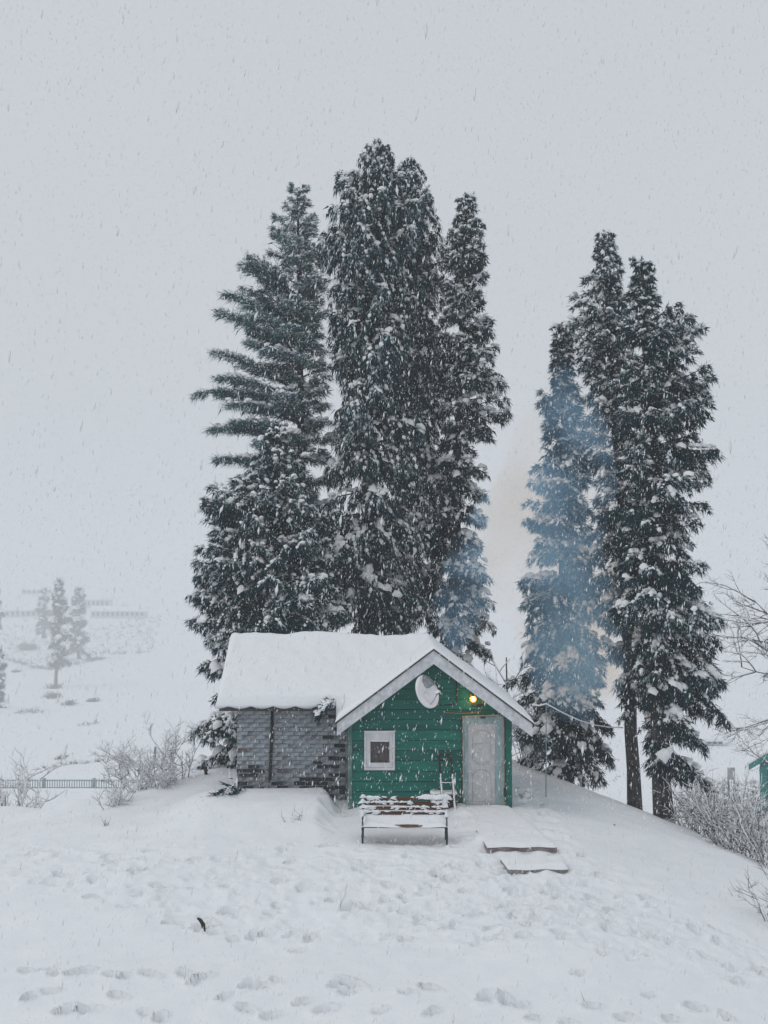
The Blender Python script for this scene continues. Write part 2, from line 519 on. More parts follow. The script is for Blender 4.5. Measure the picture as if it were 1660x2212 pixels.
# snow heaped against the left side and the foot of the doorstep
_a = ground_hit(1047, 1838, 12); _b = Vector((1.54, 26.2, 0))
_t = np.clip(((XX - _a.x) * (_b.x - _a.x) + (YY - _a.y) * (_b.y - _a.y)) / ((_b.x - _a.x) ** 2 + (_b.y - _a.y) ** 2), 0, 1)
_dd = np.hypot(XX - (_a.x + _t * (_b.x - _a.x)), YY - (_a.y + _t * (_b.y - _a.y)))
ZZ += 0.10 * np.exp(-(_dd / 0.28) ** 2) * (0.45 + 0.55 * sstep(0.02, 0.25, _t)) * (0.8 + fbm(XX, YY, .3, 19, 2))
# hollow under the bench
ZZ -= 0.05 * np.exp(-(((XX - 0.4) / 0.8) ** 4 + ((YY - 23.75) / 0.35) ** 2))
nx, ny = len(GX), len(GY)
idx = np.arange(nx * ny).reshape(ny, nx)
quads = np.stack([idx[:-1, :-1], idx[:-1, 1:], idx[1:, 1:], idx[1:, :-1]], -1).reshape(-1, 4)
gr = mesh_np('snow_ground', np.stack([XX, YY, ZZ], -1).reshape(-1, 3), quads, M['snow'], True)
tag(gr, kind='structure')

# ------------------------------------------------------------------ conifers


def blades(P, D, L, W, spread, K, down, rng):
    """needle sprays: P (n,3) roots, D (n,3) directions"""
    n = len(P)
    W = np.repeat(W, K) if hasattr(W, '__len__') else W
    P = np.repeat(P, K, 0); D = np.repeat(D, K, 0); L = np.repeat(L, K)
    d = D * 0.7 + rng.normal(0, spread, (n * K, 3))
    d[:, 2] -= down
    d /= np.linalg.norm(d, axis=1, keepdims=True) + 1e-9
    ln = L * rng.uniform(0.55, 1.15, n * K)
    a = rng.normal(0, 1, (n * K, 3))
    side = np.cross(d, a); side /= np.linalg.norm(side, axis=1, keepdims=True) + 1e-9
    w = (W * rng.uniform(0.6, 1.3, n * K) * np.where(rng.random(n * K) < 0.12, 2.2, 1.0))[:, None]
    base = P + rng.normal(0, 1, (n * K, 3)) * (L * 0.16)[:, None]
    tip = base + d * ln[:, None]
    tip[:, 2] -= ln * 0.12
    mid = base + d * (ln * 0.15)[:, None]
    V = np.stack([mid + side * w, tip, mid - side * w], 1).reshape(-1, 3)
    Fc = np.arange(n * K * 3).reshape(-1, 3)
    return V, Fc


NL = 4
_a = np.arange(NL) * 2 * math.pi / NL
_LV = np.concatenate([np.stack([np.cos(_a), np.sin(_a), np.full(NL, -0.35)], 1),
                      np.stack([0.80 * np.cos(_a + .4), 0.80 * np.sin(_a + .4), np.full(NL, 0.40)], 1), [[0, 0, 0.72]]])
_LF = []
for k in range(NL):
    k2 = (k + 1) % NL
    _LF += [(k, k2, NL + k), (k2, NL + k2, NL + k), (NL + k, NL + k2, 2 * NL)]
_LF = np.array(_LF)


def lumps(P, D, LA, LB, LC, rng):
    """snow pads lying along the direction D"""
    n = len(P)
    if n == 0: return np.zeros((0, 3)), np.zeros((0, 3), int)
    d = D.copy(); d /= np.linalg.norm(d, axis=1, keepdims=True) + 1e-9
    up = np.tile(np.array([0, 0, 1.0]), (n, 1))
    s = np.cross(up, d); s /= np.linalg.norm(s, axis=1, keepdims=True) + 1e-9
    up2 = np.cross(d, s)
    up2[up2[:, 2] < 0] *= -1
    V = np.tile(_LV, (n, 1, 1)) * (1 + rng.normal(0, 0.20, (n, len(_LV), 1)))
    V[:, :, 2] -= 0.45 * (V[:, :, 0] ** 2) * rng.uniform(0.2, 1.0, (n, 1))
    W = P[:, None, :] + V[:, :, 0:1] * (d * LA[:, None])[:, None, :] + V[:, :, 1:2] * (s * LB[:, None])[:, None, :] + V[:, :, 2:3] * (up2 * LC[:, None])[:, None, :]
    Fc = (_LF[None] + (np.arange(n) * len(_LV))[:, None, None]).reshape(-1, 3)
    return W.reshape(-1, 3), Fc


def conifer(name, label, group, Y, trunk, prof, r0, seed, style='spruce', spacing=0.17, snow=0.5, needle=None, kdens=1.0, yspan=None, fine=1.0, cat='tree', bare=0.0, sunk=0.4):
    """trunk: working coords from the top down to the base; prof: (y, x_left, x_right) outline"""
    rng = np.random.default_rng(seed)
    tw = [at(a, b_, Y) for a, b_ in trunk]
    # z -> trunk x
    tz = np.array([p.z for p in tw])[::-1]; tx = np.array([p.x for p in tw])[::-1]
    base = tw[-1].copy()
    root = empty(name, base)
    tag(root, label, cat, group)
    ztop = tw[0].z
    H = ztop - base.z
    pz, pl, pr = [], [], []
    for (y, a, b_) in prof:
        p1, p2 = at(a, y, Y), at(b_, y, Y)
        x = np.interp(p1.z, tz, tx)
        pz.append(p1.z); pl.append(max(x - p1.x, 0.12)); pr.append(max(p2.x - x, 0.12))
    pz = np.array(pz)[::-1]; pl = np.array(pl)[::-1]; pr = np.array(pr)[::-1]
    tk = MB()
    zz = np.concatenate([[base.z - sunk], np.linspace(base.z, ztop - 0.15, 16)])
    pts = [(np.interp(z, tz, tx) + rng.normal(0, 0.015), Y + rng.normal(0, 0.01), z) for z in zz]
    rad = [r0 * (1.25 if i == 0 else 1.12 if i == 1 else 1) * max(0.05, (ztop - z) / H) ** 0.85 + 0.012 for i, z in enumerate(zz)]
    tk.tube(pts, rad, 10)
    zc0, zc1 = pz[0], pz[-1]
    BP, BD = [], []
    TP, TD, TL, TT, TU, TW = [], [], [], [], [], []     # tuft roots, directions, size, along-branch, patch noise
    z = zc0
    az = rng.uniform(0, 6.28)
    while z < zc1:
        u = (z - zc0) / (zc1 - zc0)
        z += spacing * rng.uniform(0.5, 1.5) * (1.0 - 0.45 * u) * 0.40 * (1.0 if 'far' not in name else 1.3)
        az += 2.39996 + rng.normal(0, 0.35)
        inner = rng.random() < (0.33 if style == 'curtain' else 0.24)
        ws = (0.42 + 0.55 * (1 - u)) * (1.0 if 'far' not in name else Y / 60.0)
        ph = float(vnoise(np.array([az % 6.2832 * 0.9 + seed * 1.7]), np.array([z * 0.22]), seed + 3)[0]) * 1.6
        zq = (round(z / ws + ph) - ph) * ws
        zt = z if inner else z + 0.78 * (zq - z)
        zt = min(max(zt, zc0), zc1)
        ca, sa = math.cos(az), math.sin(az)
        Rl, Rr = np.interp(zt, pz, pl), np.interp(zt, pz, pr)
        wr = (1 + ca) / 2
        wr = wr * wr * (3 - 2 * wr)
        R = Rl * (1 - wr) + Rr * wr
        R *= abs(ca) ** 0.5 * 1.0 + (1 - abs(ca) ** 0.5) * 0.85
        L = R * (1 - abs(rng.normal(0, 0.13))) * (1.0 if style == 'pine' or 'far' in name else 1.09) * (1 - 0.25 * rng.random() * (style == 'pine'))
        if style != 'curtain' and 'far' not in name: R_t = min(1.0, 0.42 + 0.58 * (ztop - zt) / 1.8); L *= R_t
        if style != 'pine' and 'far' not in name and not inner and float(vnoise(np.array([az % 6.2832 * 0.8 + seed * 3.3]), np.array([zt * 0.6]), seed + 9)[0]) < -0.24 and rng.random() < 0.8: continue
        L *= min(1.10, 0.90 + 0.60 * float(vnoise(np.array([az % 6.2832 * 1.1 + seed]), np.array([zt * 0.75]), seed)[0] + 0.18))
        if inner: L *= rng.uniform(0.25, 0.7)
        L = max(L, 0.18)
        # shape of limb: z(t) = zb + L*(a t + b t^2 + c t^3), tip at zt
        if style == 'pine':
            a0, b0, c0 = 0.15 + 0.75 * u ** 1.5, 0.05, -0.28 * (1 - 0.6 * u)
        elif style == 'curtain':
            a0, b0, c0 = 0.10 + 0.7 * u ** 2, -0.35 * (1 - u), -0.15
        else:
            a0, b0, c0 = -0.05 + 0.75 * u ** 1.8, -0.55 * (1 - u), 0.10
        a0 += rng.normal(0, 0.1)
        rise = L * (a0 + b0 + c0)
        zb = zt - rise
        zb = min(max(zb, base.z + 0.5), ztop - 0.1)
        rise = zt - zb - L * (b0 + c0)
        a1 = rise / L
        bx = np.interp(zb, tz, tx)
        bend = rng.normal(0, 0.12)
        def pt(t_):
            t_ = np.asarray(t_, dtype=float)
            an = az + bend * t_
            return np.stack([bx + np.cos(an) * L * t_, Y + np.sin(an) * L * t_, zb + L * (a1 * t_ + b0 * t_ ** 2 + c0 * t_ ** 3)], -1)
        lp = pt(np.linspace(0, 1, 6))
        rb = min(0.012 + 0.016 * L, 0.055)
        tk.tube([tuple(q) for q in lp], [rb, rb * .8, rb * .62, rb * .45, rb * .3, 0.006], 4, False)
        # twigs
        nt_ = max(3, int(L / ((0.125 if 'far' not in name else 0.15) / kdens)))
        t0 = 0.10 if style != 'pine' else 0.22
        ts = np.clip(np.linspace(t0, 1.0, nt_) + rng.normal(0, 0.02, nt_), 0.05, 1)
        if bare > 0 and L > 0.8:
            ts = ts[(rng.random(len(ts)) > bare) | (ts > 0.75)]
        P0 = pt(ts); T = pt(np.clip(ts + 0.03, 0, 1.03)) - pt(ts - 0.01)
        T /= np.linalg.norm(T, axis=1, keepdims=True) + 1e-9
        sgn = np.where(np.arange(len(ts)) % 2 == 0, 1, -1)
        S = np.stack([-T[:, 1] * sgn, T[:, 0] * sgn, np.zeros(len(ts))], -1)
        ang = rng.uniform(0.5, 1.15, len(ts))
        tdir = T * np.cos(ang)[:, None] + S * np.sin(ang)[:, None]
        tl = ((0.33 if style == 'pine' else 0.38) * L * (1 - ts) ** 0.8 * np.clip(ts * 3, 0, 1) + 0.14) * rng.uniform(0.6, 1.25, len(ts))
        tl = np.minimum(tl * 1.25, 1.2)
        droop = {'pine': -0.12, 'spruce': -0.55, 'curtain': -1.3}[style]
        patch = rng.random() * (0.75 if inner else 1.0)
        for i in range(len(ts)):
            nt2 = max(1, int(tl[i] / (0.092 if 'far' not in name else 0.13) + 0.5))
            ss = (np.arange(nt2) + 0.7) / nt2
            q = P0[i] + tdir[i] * (tl[i] * ss)[:, None]
            q[:, 2] += droop * tl[i] * ss ** 1.6
            dd = np.tile(tdir[i], (nt2, 1)); dd[:, 2] += droop * 1.6 * ss
            dd /= np.linalg.norm(dd, axis=1, keepdims=True)
            TP.append(q); TD.append(dd)
            TL.append(np.full(nt2, 1.0)); TT.append(np.full(nt2, ts[i])); TU.append(np.full(nt2, patch)); TW.append(np.full(nt2, rng.random()))
        if patch > 0.28 and L > 0.4:
            nb = max(2, int(L * 0.72 / 0.085 * (35.0 / max(Y, 35.0))))
            tb = rng.uniform(0.28, 1.0, nb)
            keep = fbm(tb * L * 2.0 + seed, np.full(nb, z * 3.1), 1.0, 12, 2) > -0.20
            tb = tb[keep]; nb = len(tb)
            if nb:
                q = pt(tb); tt_ = pt(np.clip(tb + .03, 0, 1.03)) - pt(tb - .02)
                q = q + np.stack([rng.normal(0, .10, nb), rng.normal(0, .10, nb), np.full(nb, .12)], -1) * fine
                BP.append(q); BD.append(tt_ + rng.normal(0, .012, (nb, 3)))
        # leading shoot
        TP.append(pt(np.array([0.97, 1.03]))); TD.append(np.tile(T[-1], (2, 1))); TL.append(np.ones(2)); TT.append(np.ones(2)); TU.append(np.full(2, patch)); TW.append(np.full(2, rng.random()))
    # leader
    kk = max(3, int(0.8 / 0.12))
    lz = np.linspace(ztop - 0.8, ztop, kk)
    TP.append(np.stack([np.interp(lz, tz, tx), np.full(kk, Y), lz], -1)); TD.append(np.tile([0, 0, 1.0], (kk, 1))); TL.append(np.full(kk, .8)); TT.append(np.ones(kk)); TU.append(np.full(kk, .5)); TW.append(rng.random(kk))
    TP = np.concatenate(TP); TD = np.concatenate(TD); TL = np.concatenate(TL); TT = np.concatenate(TT); TU = np.concatenate(TU); TW = np.concatenate(TW)
    ok = TP[:, 2] > base.z - 0.1
    TP, TD, TL, TT, TU, TW = TP[ok], TD[ok], TL[ok], TT[ok], TU[ok], TW[ok]
    TL = TL * np.clip(0.5 + (ztop - TP[:, 2]) / (3.0 * max(1, Y / 60)), 0.5, 1.0)
    size = {'pine': 0.23, 'spruce': 0.185, 'curtain': 0.22}[style] * fine
    down = {'pine': 0.05, 'spruce': 0.30, 'curtain': 0.75}[style]
    sp = {'pine': 0.45, 'spruce': 0.42, 'curtain': 0.30}[style]
    V, Fc = blades(TP, TD, TL * size, (0.009 if style == 'pine' else 0.0125) * fine, sp, 14, down, rng)
    tag(mesh_np('crown', V - np.array(base), Fc, needle or M['needle'], False, root), kind='stuff')
    tk.v = [(a - base.x, b_ - base.y, c - base.z) for a, b_, c in tk.v]
    o = tk.build('trunk', M['bark'])
    o.parent = root
    # snow: pads on upper side of the twigs, and frosted sprays
    hgt = (TP[:, 2] - zc0) / (zc1 - zc0)
    nz = fbm(TP[:, 0] * 1.0 + TP[:, 1] * 0.6, TP[:, 2] * 1.0, 1.6, seed, 2) + 0.5
    pr_ = snow * (0.35 + 0.9 * nz) * (0.35 + 0.65 * TT) * (0.65 + 0.75 * hgt) * np.where(TU > 0.42, 1.5, 0.3)
    sel = (TW < pr_ * 3.0) & (rng.random(len(TP)) < 0.74)
    n_ = sel.sum()
    big = rng.random(n_) ** 2.5
    LA = (0.036 + 0.070 * big) * fine; LB = (0.029 + 0.045 * big) * fine; LC = (0.028 + 0.042 * big) * fine
    dd = TD[sel].copy()
    dd[:, 2] = np.clip(dd[:, 2], -0.9, 0.6)
    PV = TP[sel] + np.array([0, 0, 0.068]) * fine
    if BP:
        BPa, BDa = np.concatenate(BP), np.concatenate(BD)
        hb_ = np.clip((BPa[:, 2] - zc0) / (zc1 - zc0), 0, 1)
        kb = rng.random(len(BPa)) < snow * (1.45 if style != 'pine' else 0.9)
        BPa, BDa, hb_ = BPa[kb], BDa[kb], hb_[kb]
        m_ = len(BPa); bg_ = rng.random(m_) ** 1.8; sc2 = (1.05 - 0.45 * hb_) * fine
        PV = np.concatenate([PV, BPa]); dd = np.concatenate([dd, BDa])
        LA = np.concatenate([LA, (.085 + .11 * bg_) * sc2]); LB = np.concatenate([LB, (.065 + .085 * bg_) * sc2]); LC = np.concatenate([LC, (.055 + .085 * bg_) * sc2])
    V1, F1 = lumps(PV, dd, LA, LB, LC, rng)
    o = mesh_np('snow_load', V1 - np.array(base), F1, M['snow_tree'], True, root); tag(o, kind='stuff')
    sel2 = (TW < pr_ * 1.8) & (rng.random(len(TP)) < 0.7)
    V2, F2 = blades(TP[sel2] + np.array([0, 0, 0.04]), TD[sel2], TL[sel2] * size * 0.8, 0.011 * fine, sp, 5, down * 0.6, rng)
    tag(mesh_np('frosted_needles', V2 - np.array(base), F2, M['frost'], False, root), kind='stuff')
    return root


GL, GRT, GF = 'tall conifers standing close behind the cabin', 'conifers on the slope right of the cabin', 'faint conifers on the far hillside'
conifer('pine_tree', 'feathery pine with long upswept branches reaching out to the left', GL, 35.5,
        [(645, 408), (650, 900), (655, 1300), (655, 1705)],
        [(408, 632, 660), (440, 605, 690), (480, 556, 696), (520, 570, 690), (540, 498, 690), (575, 462, 695), (640, 470, 715), (700, 434, 720), (770, 438, 720), (860, 424, 715), (905, 480, 720), (985, 430, 720), (1050, 470, 725), (1150, 560, 720), (1300, 590, 720)],
        0.20, 101, 'pine', 0.21, 1.25, M['pine_needle'])
conifer('spruce_tree', 'tallest of the snowy conifers, thick crown rising above the cabin roof', GL, 34.5,
        [(822, 310), (812, 600), (800, 900), (790, 1705)],
        [(310, 800, 845), (350, 770, 860), (380, 748, 880), (430, 735, 890), (470, 706, 895), (560, 712, 890), (640, 735, 895), (700, 728, 900), (800, 722, 900), (900, 705, 905), (1000, 700, 905), (1150, 690, 905), (1300, 695, 900), (1375, 720, 880)],
        0.28, 202, 'curtain', 0.12, 0.55)
conifer('spruce_tree', 'drooping conifer squeezed between the tallest tree and the slender one', GL, 36.5,
        [(880, 345), (895, 700), (890, 1100), (845, 1705)],
        [(345, 865, 895), (380, 850, 915), (410, 850, 926), (480, 845, 952), (560, 850, 956), (640, 850, 950), (700, 850, 955), (850, 850, 965), (1000, 845, 985), (1200, 840, 985), (1340, 845, 960)],
        0.25, 303, 'curtain', 0.13, 0.45)
conifer('spruce_tree', 'slender narrow-topped conifer at the right end of the cabin clump', GL, 35.5,
        [(1008, 420), (996, 700), (988, 1000), (972, 1705)],
        [(420, 998, 1020), (455, 990, 1030), (485, 968, 1056), (560, 962, 1046), (620, 950, 1044), (690, 960, 1050), (760, 965, 1062), (850, 965, 1076), (935, 970, 1079), (955, 940, 1005), (1000, 935, 1036), (1080, 925, 1062), (1150, 925, 1048), (1250, 930, 1058), (1300, 935, 1050), (1380, 935, 1056), (1440, 960, 1040)],
        0.20, 404, 'spruce', 0.14, 0.6, bare=0.25)
conifer('spruce_tree', 'bushy conifer skirting the ground at left end of the cabin', GL, 32.5,
        [(600, 900), (580, 1200), (545, 1705)],
        [(930, 580, 625), (1000, 540, 680), (1060, 475, 710), (1160, 450, 720), (1250, 412, 730), (1340, 368, 740), (1400, 430, 720), (1500, 412, 640), (1600, 424, 600), (1690, 445, 560)],
        0.20, 505, 'spruce', 0.13, 0.62)
conifer('spruce_tree', 'rear conifer with a pale spire, thinner trunk of the right pair', GRT, 33.0,
        [(1303, 500), (1318, 760), (1340, 1100), (1357, 1400), (1371, 1748)],
        [(500, 1288, 1322), (540, 1280, 1332), (560, 1264, 1345), (600, 1256, 1345), (660, 1232, 1350), (700, 1240, 1360), (800, 1252, 1380), (900, 1265, 1390), (1100, 1280, 1410), (1300, 1290, 1410), (1450, 1330, 1405), (1560, 1350, 1400)],
        0.165, 606, 'spruce', 0.15, 0.62, bare=0.15)
conifer('spruce_tree', 'broad dark conifer with the thickest bare trunk at far right', GRT, 30.5,
        [(1386, 560), (1400, 900), (1420, 1400), (1432, 1772)],
        [(560, 1380, 1392), (600, 1360, 1410), (650, 1350, 1424), (662, 1345, 1476), (720, 1345, 1500), (790, 1340, 1505), (870, 1335, 1513), (930, 1335, 1490), (980, 1330, 1541), (1080, 1335, 1520), (1160, 1340, 1500), (1250, 1340, 1520), (1330, 1330, 1556), (1450, 1360, 1562), (1540, 1412, 1583), (1620, 1426, 1580), (1700, 1430, 1530)],
        0.215, 707, 'spruce', 0.125, 0.5)
conifer('spruce_tree', 'narrow conifer veiled in blue smoke just right of the cabin', GRT, 34.0,
        [(1215, 700), (1216, 1100), (1222, 1705)],
        [(700, 1210, 1221), (750, 1198, 1238), (800, 1192, 1240), (860, 1172, 1245), (950, 1178, 1260), (1010, 1160, 1265), (1130, 1146, 1280), (1210, 1126, 1290), (1290, 1104, 1300), (1380, 1130, 1310), (1460, 1108, 1310), (1550, 1100, 1330), (1620, 1120, 1335), (1690, 1160, 1338)],
        0.20, 808, 'spruce', 0.125, 0.55)


def far_tree(label, Y, xc, ytop, ybase, wl, wr, seed, crown_base=None, snow=0.5):
    cb = crown_base or ybase
    H = ybase - ytop
    hh = cb - ytop
    r = random.Random(seed)
    prof = [(ytop, xc - 3, xc + 3)]
    for k in range(1, 9):
        u = k / 8
        e = (0.45 + 0.55 * u) * r.uniform(0.75, 1.15)
        prof.append((ytop + hh * u, xc - wl * e, xc + wr * e))
    s = Y / 35.0
    conifer('far_conifer', label, GF, Y, [(xc, ytop), (xc - 2, ytop + H * .5), (xc - 8 if crown_base else xc, ybase)], prof, 0.30 * s * 0.16, seed, 'spruce', 0.17 * s * 0.55, 1.0, None, 0.12, None, s * 0.75, sunk=2.0)


far_tree('pale grey conifer with bare lower trunk on the far slope', 500, 128, 1250, 1482, 22, 24, 11, 1440)
far_tree('faint broad conifer just right of the bare-trunked far tree', 600, 170, 1268, 1418, 26, 28, 12)
far_tree('faintest far conifer left of the bare-trunked one', 680, 95, 1272, 1370, 16, 17, 13)
far_tree('conifer cut by the left frame edge, lower one', 380, -4, 1395, 1545, 18, 22, 14)
far_tree('conifer cut by the left frame edge, upper faint one', 560, -8, 1280, 1352, 16, 22, 15)

# ------------------------------------------------------------------ cabin
YF = 26.30          # front face of the green gable wall
YW = 27.0           # front face of the brick wing
XL, XR = -0.69, 2.55
XA = 0.985          # gable axis
RIDGE_Z, RIDGE_Y = 3.17, 28.7
SG = 0.745          # gable roof pitch
SW = 0.52           # wing roof pitch
GXL, GXR = -0.93, 2.93
WXL = -3.36
WYE = 26.48         # wing eave
GYF = 25.86         # front edge of the gable roof
cabin = empty('cabin', (0.5, 26.6, 0))
tag(cabin, 'small green plank cabin with grey brick wing under a thick snowy roof', 'cabin')

# brick wing: core wall and single bricks
cw = MB()
cw.box(-3.03, XL - 0.02, YW - 0.010, YW + 3.2, -0.5, 1.98)
cw.prism([(-3.03, 1.98), (-2.83, 1.98), (-2.83, 2.2), (-3.03, 2.2)], YW + 0.9, YW + 2.4)
cw.build('brick_core', M['mortar'], cabin)
brick_meshes = {}
for bk in ('brick_grey', 'brick_dim', 'brick_black', 'brick_red'):
    for v in range(3):
        for ln in (0.224, 0.106):
            q = MB(); q.box(-ln / 2, ln / 2, -0.02, 0.05, -0.0365, 0.0365)
            o = q.build('brick', M[bk], None, 0.006, False, 0.0035)
            brick_meshes[(bk, v, ln)] = o.data
            bpy.data.objects.remove(o)
RB = random.Random(5)
z = -0.32; row = 0
while z < 1.93:
    x = -3.03 + (0.0 if row % 2 == 0 else -0.118)
    while x < XL - 0.02:
        ln = 0.224
        x0, x1 = x, x + ln
        if x0 < -3.03: x0 = -3.03; ln = 0.106; x1 = x0 + ln
        if x1 > XL - 0.03:
            ln = 0.106; x1 = x0 + ln
            if x1 > XL: break
        cx = (x0 + x1) / 2
        u = (cx + 3.03) / 2.34
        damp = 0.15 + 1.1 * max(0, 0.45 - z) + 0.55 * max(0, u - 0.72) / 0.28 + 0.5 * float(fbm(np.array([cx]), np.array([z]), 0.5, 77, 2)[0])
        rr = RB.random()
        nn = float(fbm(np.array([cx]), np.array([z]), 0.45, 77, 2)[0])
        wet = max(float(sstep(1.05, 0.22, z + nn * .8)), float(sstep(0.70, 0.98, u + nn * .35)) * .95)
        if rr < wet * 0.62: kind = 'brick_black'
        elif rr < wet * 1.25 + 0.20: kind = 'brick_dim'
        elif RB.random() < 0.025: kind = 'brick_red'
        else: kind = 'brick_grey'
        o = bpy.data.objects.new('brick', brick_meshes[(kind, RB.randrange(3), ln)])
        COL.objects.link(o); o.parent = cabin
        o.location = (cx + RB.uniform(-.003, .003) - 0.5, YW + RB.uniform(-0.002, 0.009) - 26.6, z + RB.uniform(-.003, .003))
        o.rotation_euler = (RB.uniform(-.01, .01), RB.uniform(-.012, .012), RB.uniform(-.012, .012))
        x = x1 + 0.012
    z += 0.0855; row += 1
dp = MB()
pa, pb = at(588, 1532, YW - 0.06), at(583, 1690, YW - 0.06)
dp.tube([pa, pa.lerp(pb, .35) + Vector((.01, 0, 0)), pa.lerp(pb, .7), pb], [0.03, 0.034, 0.03, 0.028], 8)
dp.build('drain_pipe', M['black'], cabin, smooth=True)

# gable wall core + boards
cg = MB()
cg.prism([(XL, -0.4), (XR, -0.4), (XR, 1.82), (XA, RIDGE_Z - 0.12), (XL, 1.82)], YF + 0.03, YF + 3.2)
cg.build('wall_core', M['green'], cabin)
DX0, DX1 = at(1000, 1600, YF).x, at(1087, 1600, YF).x
DZ1 = at(1040, 1548, YF).z
WX0, WX1 = at(787, 1620, YF).x, at(853, 1620, YF).x
WZ1, WZ0 = at(820, 1580, YF).z, at(820, 1663, YF).z


def wall_top(x):
    return RIDGE_Z - 0.14 - SG * abs(x - XA)


zb = -0.30
k = 0
while zb < 2.9:
    zt = zb + 0.205
    half0 = (RIDGE_Z - 0.14 - zb) / SG
    x0, x1 = max(XL, XA - half0), min(XR, XA + half0)
    half1 = max((RIDGE_Z - 0.14 - zt) / SG, 0.01)
    x0t, x1t = max(XL, XA - half1), min(XR, XA + half1)
    spans = [(x0, x1, x0t, x1t)]
    cuts = []
    if zb < DZ1 - 0.05: cuts.append((DX0 + .02, DX1 - .02))
    if zb > WZ0 - 0.12 and zt < WZ1 + 0.12: cuts.append((WX0 + .04, WX1 - .04))
    for (c0, c1) in cuts:
        ns = []
        for (a, b_, at_, bt) in spans:
            if c0 > a and c1 < b_:
                ns += [(a, c0, at_, c0), (c1, b_, c1, bt)]
            else: ns.append((a, b_, at_, bt))
        spans = ns
    for (a, b_, at_, bt) in spans:
        q = MB()
        g = 0.002
        yo = random.uniform(-.003, .003)
        vs = [(a + g, YF - 0.026 + yo, zb + .004), (b_ - g, YF - 0.026 + yo, zb + .004), (bt - g, YF - 0.004 + yo, zt - .006), (at_ + g, YF - 0.004 + yo, zt - .006)]
        vs += [(x_, YF + 0.028, z_) for x_, y_, z_ in vs]
        q.add(vs, [(0, 1, 2, 3), (7, 6, 5, 4), (0, 4, 5, 1), (1, 5, 6, 2), (2, 6, 7, 3), (3, 7, 4, 0)])
        q.build('siding_board', random.choice(GREENS), cabin, 0.003, jitter=0.0015)
    zb = zt; k += 1
q = MB(); q.box(XL - 0.03, XL + 0.05, YF - 0.045, YF + 0.1, -0.35, 1.86); q.build('corner_post', mat('worn_green_post', (0.05, 0.17, 0.14), (0.20, 0.25, 0.23), 7, 0.8, 0.3, 40), cabin, 0.006)
q = MB(); q.box(XR - 0.12, XR + 0.015, YF - 0.04, YF + 0.05, -0.3, 1.80); q.build('corner_board', M['green'], cabin, 0.005)

# bargeboards, roof sheets, fascia
for s in (-1, 1):
    xe = GXL if s < 0 else GXR
    dz = SG * abs(xe - XA)
    q = MB()
    q.prism([(XA, RIDGE_Z), (xe, RIDGE_Z - dz), (xe, RIDGE_Z - dz - 0.265), (XA, RIDGE_Z - 0.28)], GYF - 0.03, GYF - 0.002)
    q.build('bargeboard', M['barge'], cabin, 0.004)
    q = MB()
    q.prism([(XA, RIDGE_Z + .022), (xe + s * .03, RIDGE_Z - dz - s * s * .02 + .022), (xe + s * .03, RIDGE_Z - dz - .036), (XA, RIDGE_Z - 0.012)], GYF - 0.06, RIDGE_Y + 2.2)
    q.build('roof_sheet', M['roof_metal'], cabin)
    q = MB()     # soffit boards under the overhang
    q.prism([(XA, RIDGE_Z - .03), (xe, RIDGE_Z - dz - .05), (xe, RIDGE_Z - dz - .10), (XA, RIDGE_Z - 0.09)], GYF + 0.001, YF + 0.5)
    q.build('soffit', M['dark_wood'], cabin)
q = MB()
zwe = RIDGE_Z - SW * (RIDGE_Y - WYE)
v0 = [(WXL, WYE, zwe), (XL + .1, WYE, zwe), (XL + .1 + 1.2, RIDGE_Y, RIDGE_Z), (WXL, RIDGE_Y, RIDGE_Z), (XL + 1.3, RIDGE_Y + 2.2, RIDGE_Z - SW * 2.2), (WXL, RIDGE_Y + 2.2, RIDGE_Z - SW * 2.2)]
v1 = [(x_, y_, z_ - 0.05) for x_, y_, z_ in v0]
q.add(v0 + v1, [(0, 1, 2, 3), (3, 2, 4, 5), (9, 8, 7, 6), (11, 10, 8, 9), (0, 6, 7, 1), (0, 3, 9, 6), (3, 5, 11, 9), (5, 4, 10, 11), (1, 7, 8, 2), (2, 8, 10, 4)])
q.build('wing_roof_sheet', M['roof_metal'], cabin)
q = MB(); q.box(WXL + .02, XL - .12, WYE + .02, WYE + .05, zwe - 0.12, zwe - 0.052); q.build('fascia', M['roof_metal'], cabin, 0.004)
q = MB(); q.box(WXL + .02, XL - .02, WYE + .06, YW + .02, zwe - 0.10, zwe - 0.075); q.build('wing_soffit', M['dark_wood'], cabin)

# snow lying on the roof: a height field over the L-shaped outline
sx = np.unique(np.round(np.concatenate([np.linspace(WXL - .04, GXL - .04, 62), np.linspace(GXL - .04, GXR + .05, 96)]), 5))
sy = np.unique(np.round(np.concatenate([np.linspace(GYF - .05, WYE - .03, 18), np.linspace(WYE - .03, RIDGE_Y + 2.2, 88)]), 5))
SX, SY = np.meshgrid(sx, sy)
nx2, ny2 = len(sx), len(sy)
roofg = np.where(SX > GXL - .05, RIDGE_Z - SG * np.abs(SX - XA), -9)
roofw = np.where(SY > WYE - .04, RIDGE_Z - SW * np.abs(SY - RIDGE_Y), -9)
roofw = np.where(SX > XA + .001, -9, roofw)
roof = np.maximum(roofg, roofw)
inside = (SX >= GXL - .041) | (SY >= WYE - .031)
dl = SX - (WXL - .04); dr = GXR + .05 - SX; db = RIDGE_Y + 2.2 - SY
df_g = np.hypot(np.clip(GXL - .04 - SX, 0, 9), SY - (GYF - .05))
df_w = np.where(SY >= WYE - .03, SY - (WYE - .03), 0)
d_front = np.where(SX < GXL - .04, df_w, SY - (GYF - .05))
d_gl = np.where(SY < WYE - .03, SX - (GXL - .04), 9)
dE = np.minimum.reduce([dl, dr, db, d_front, d_gl])
dE = np.clip(dE, 0, None)
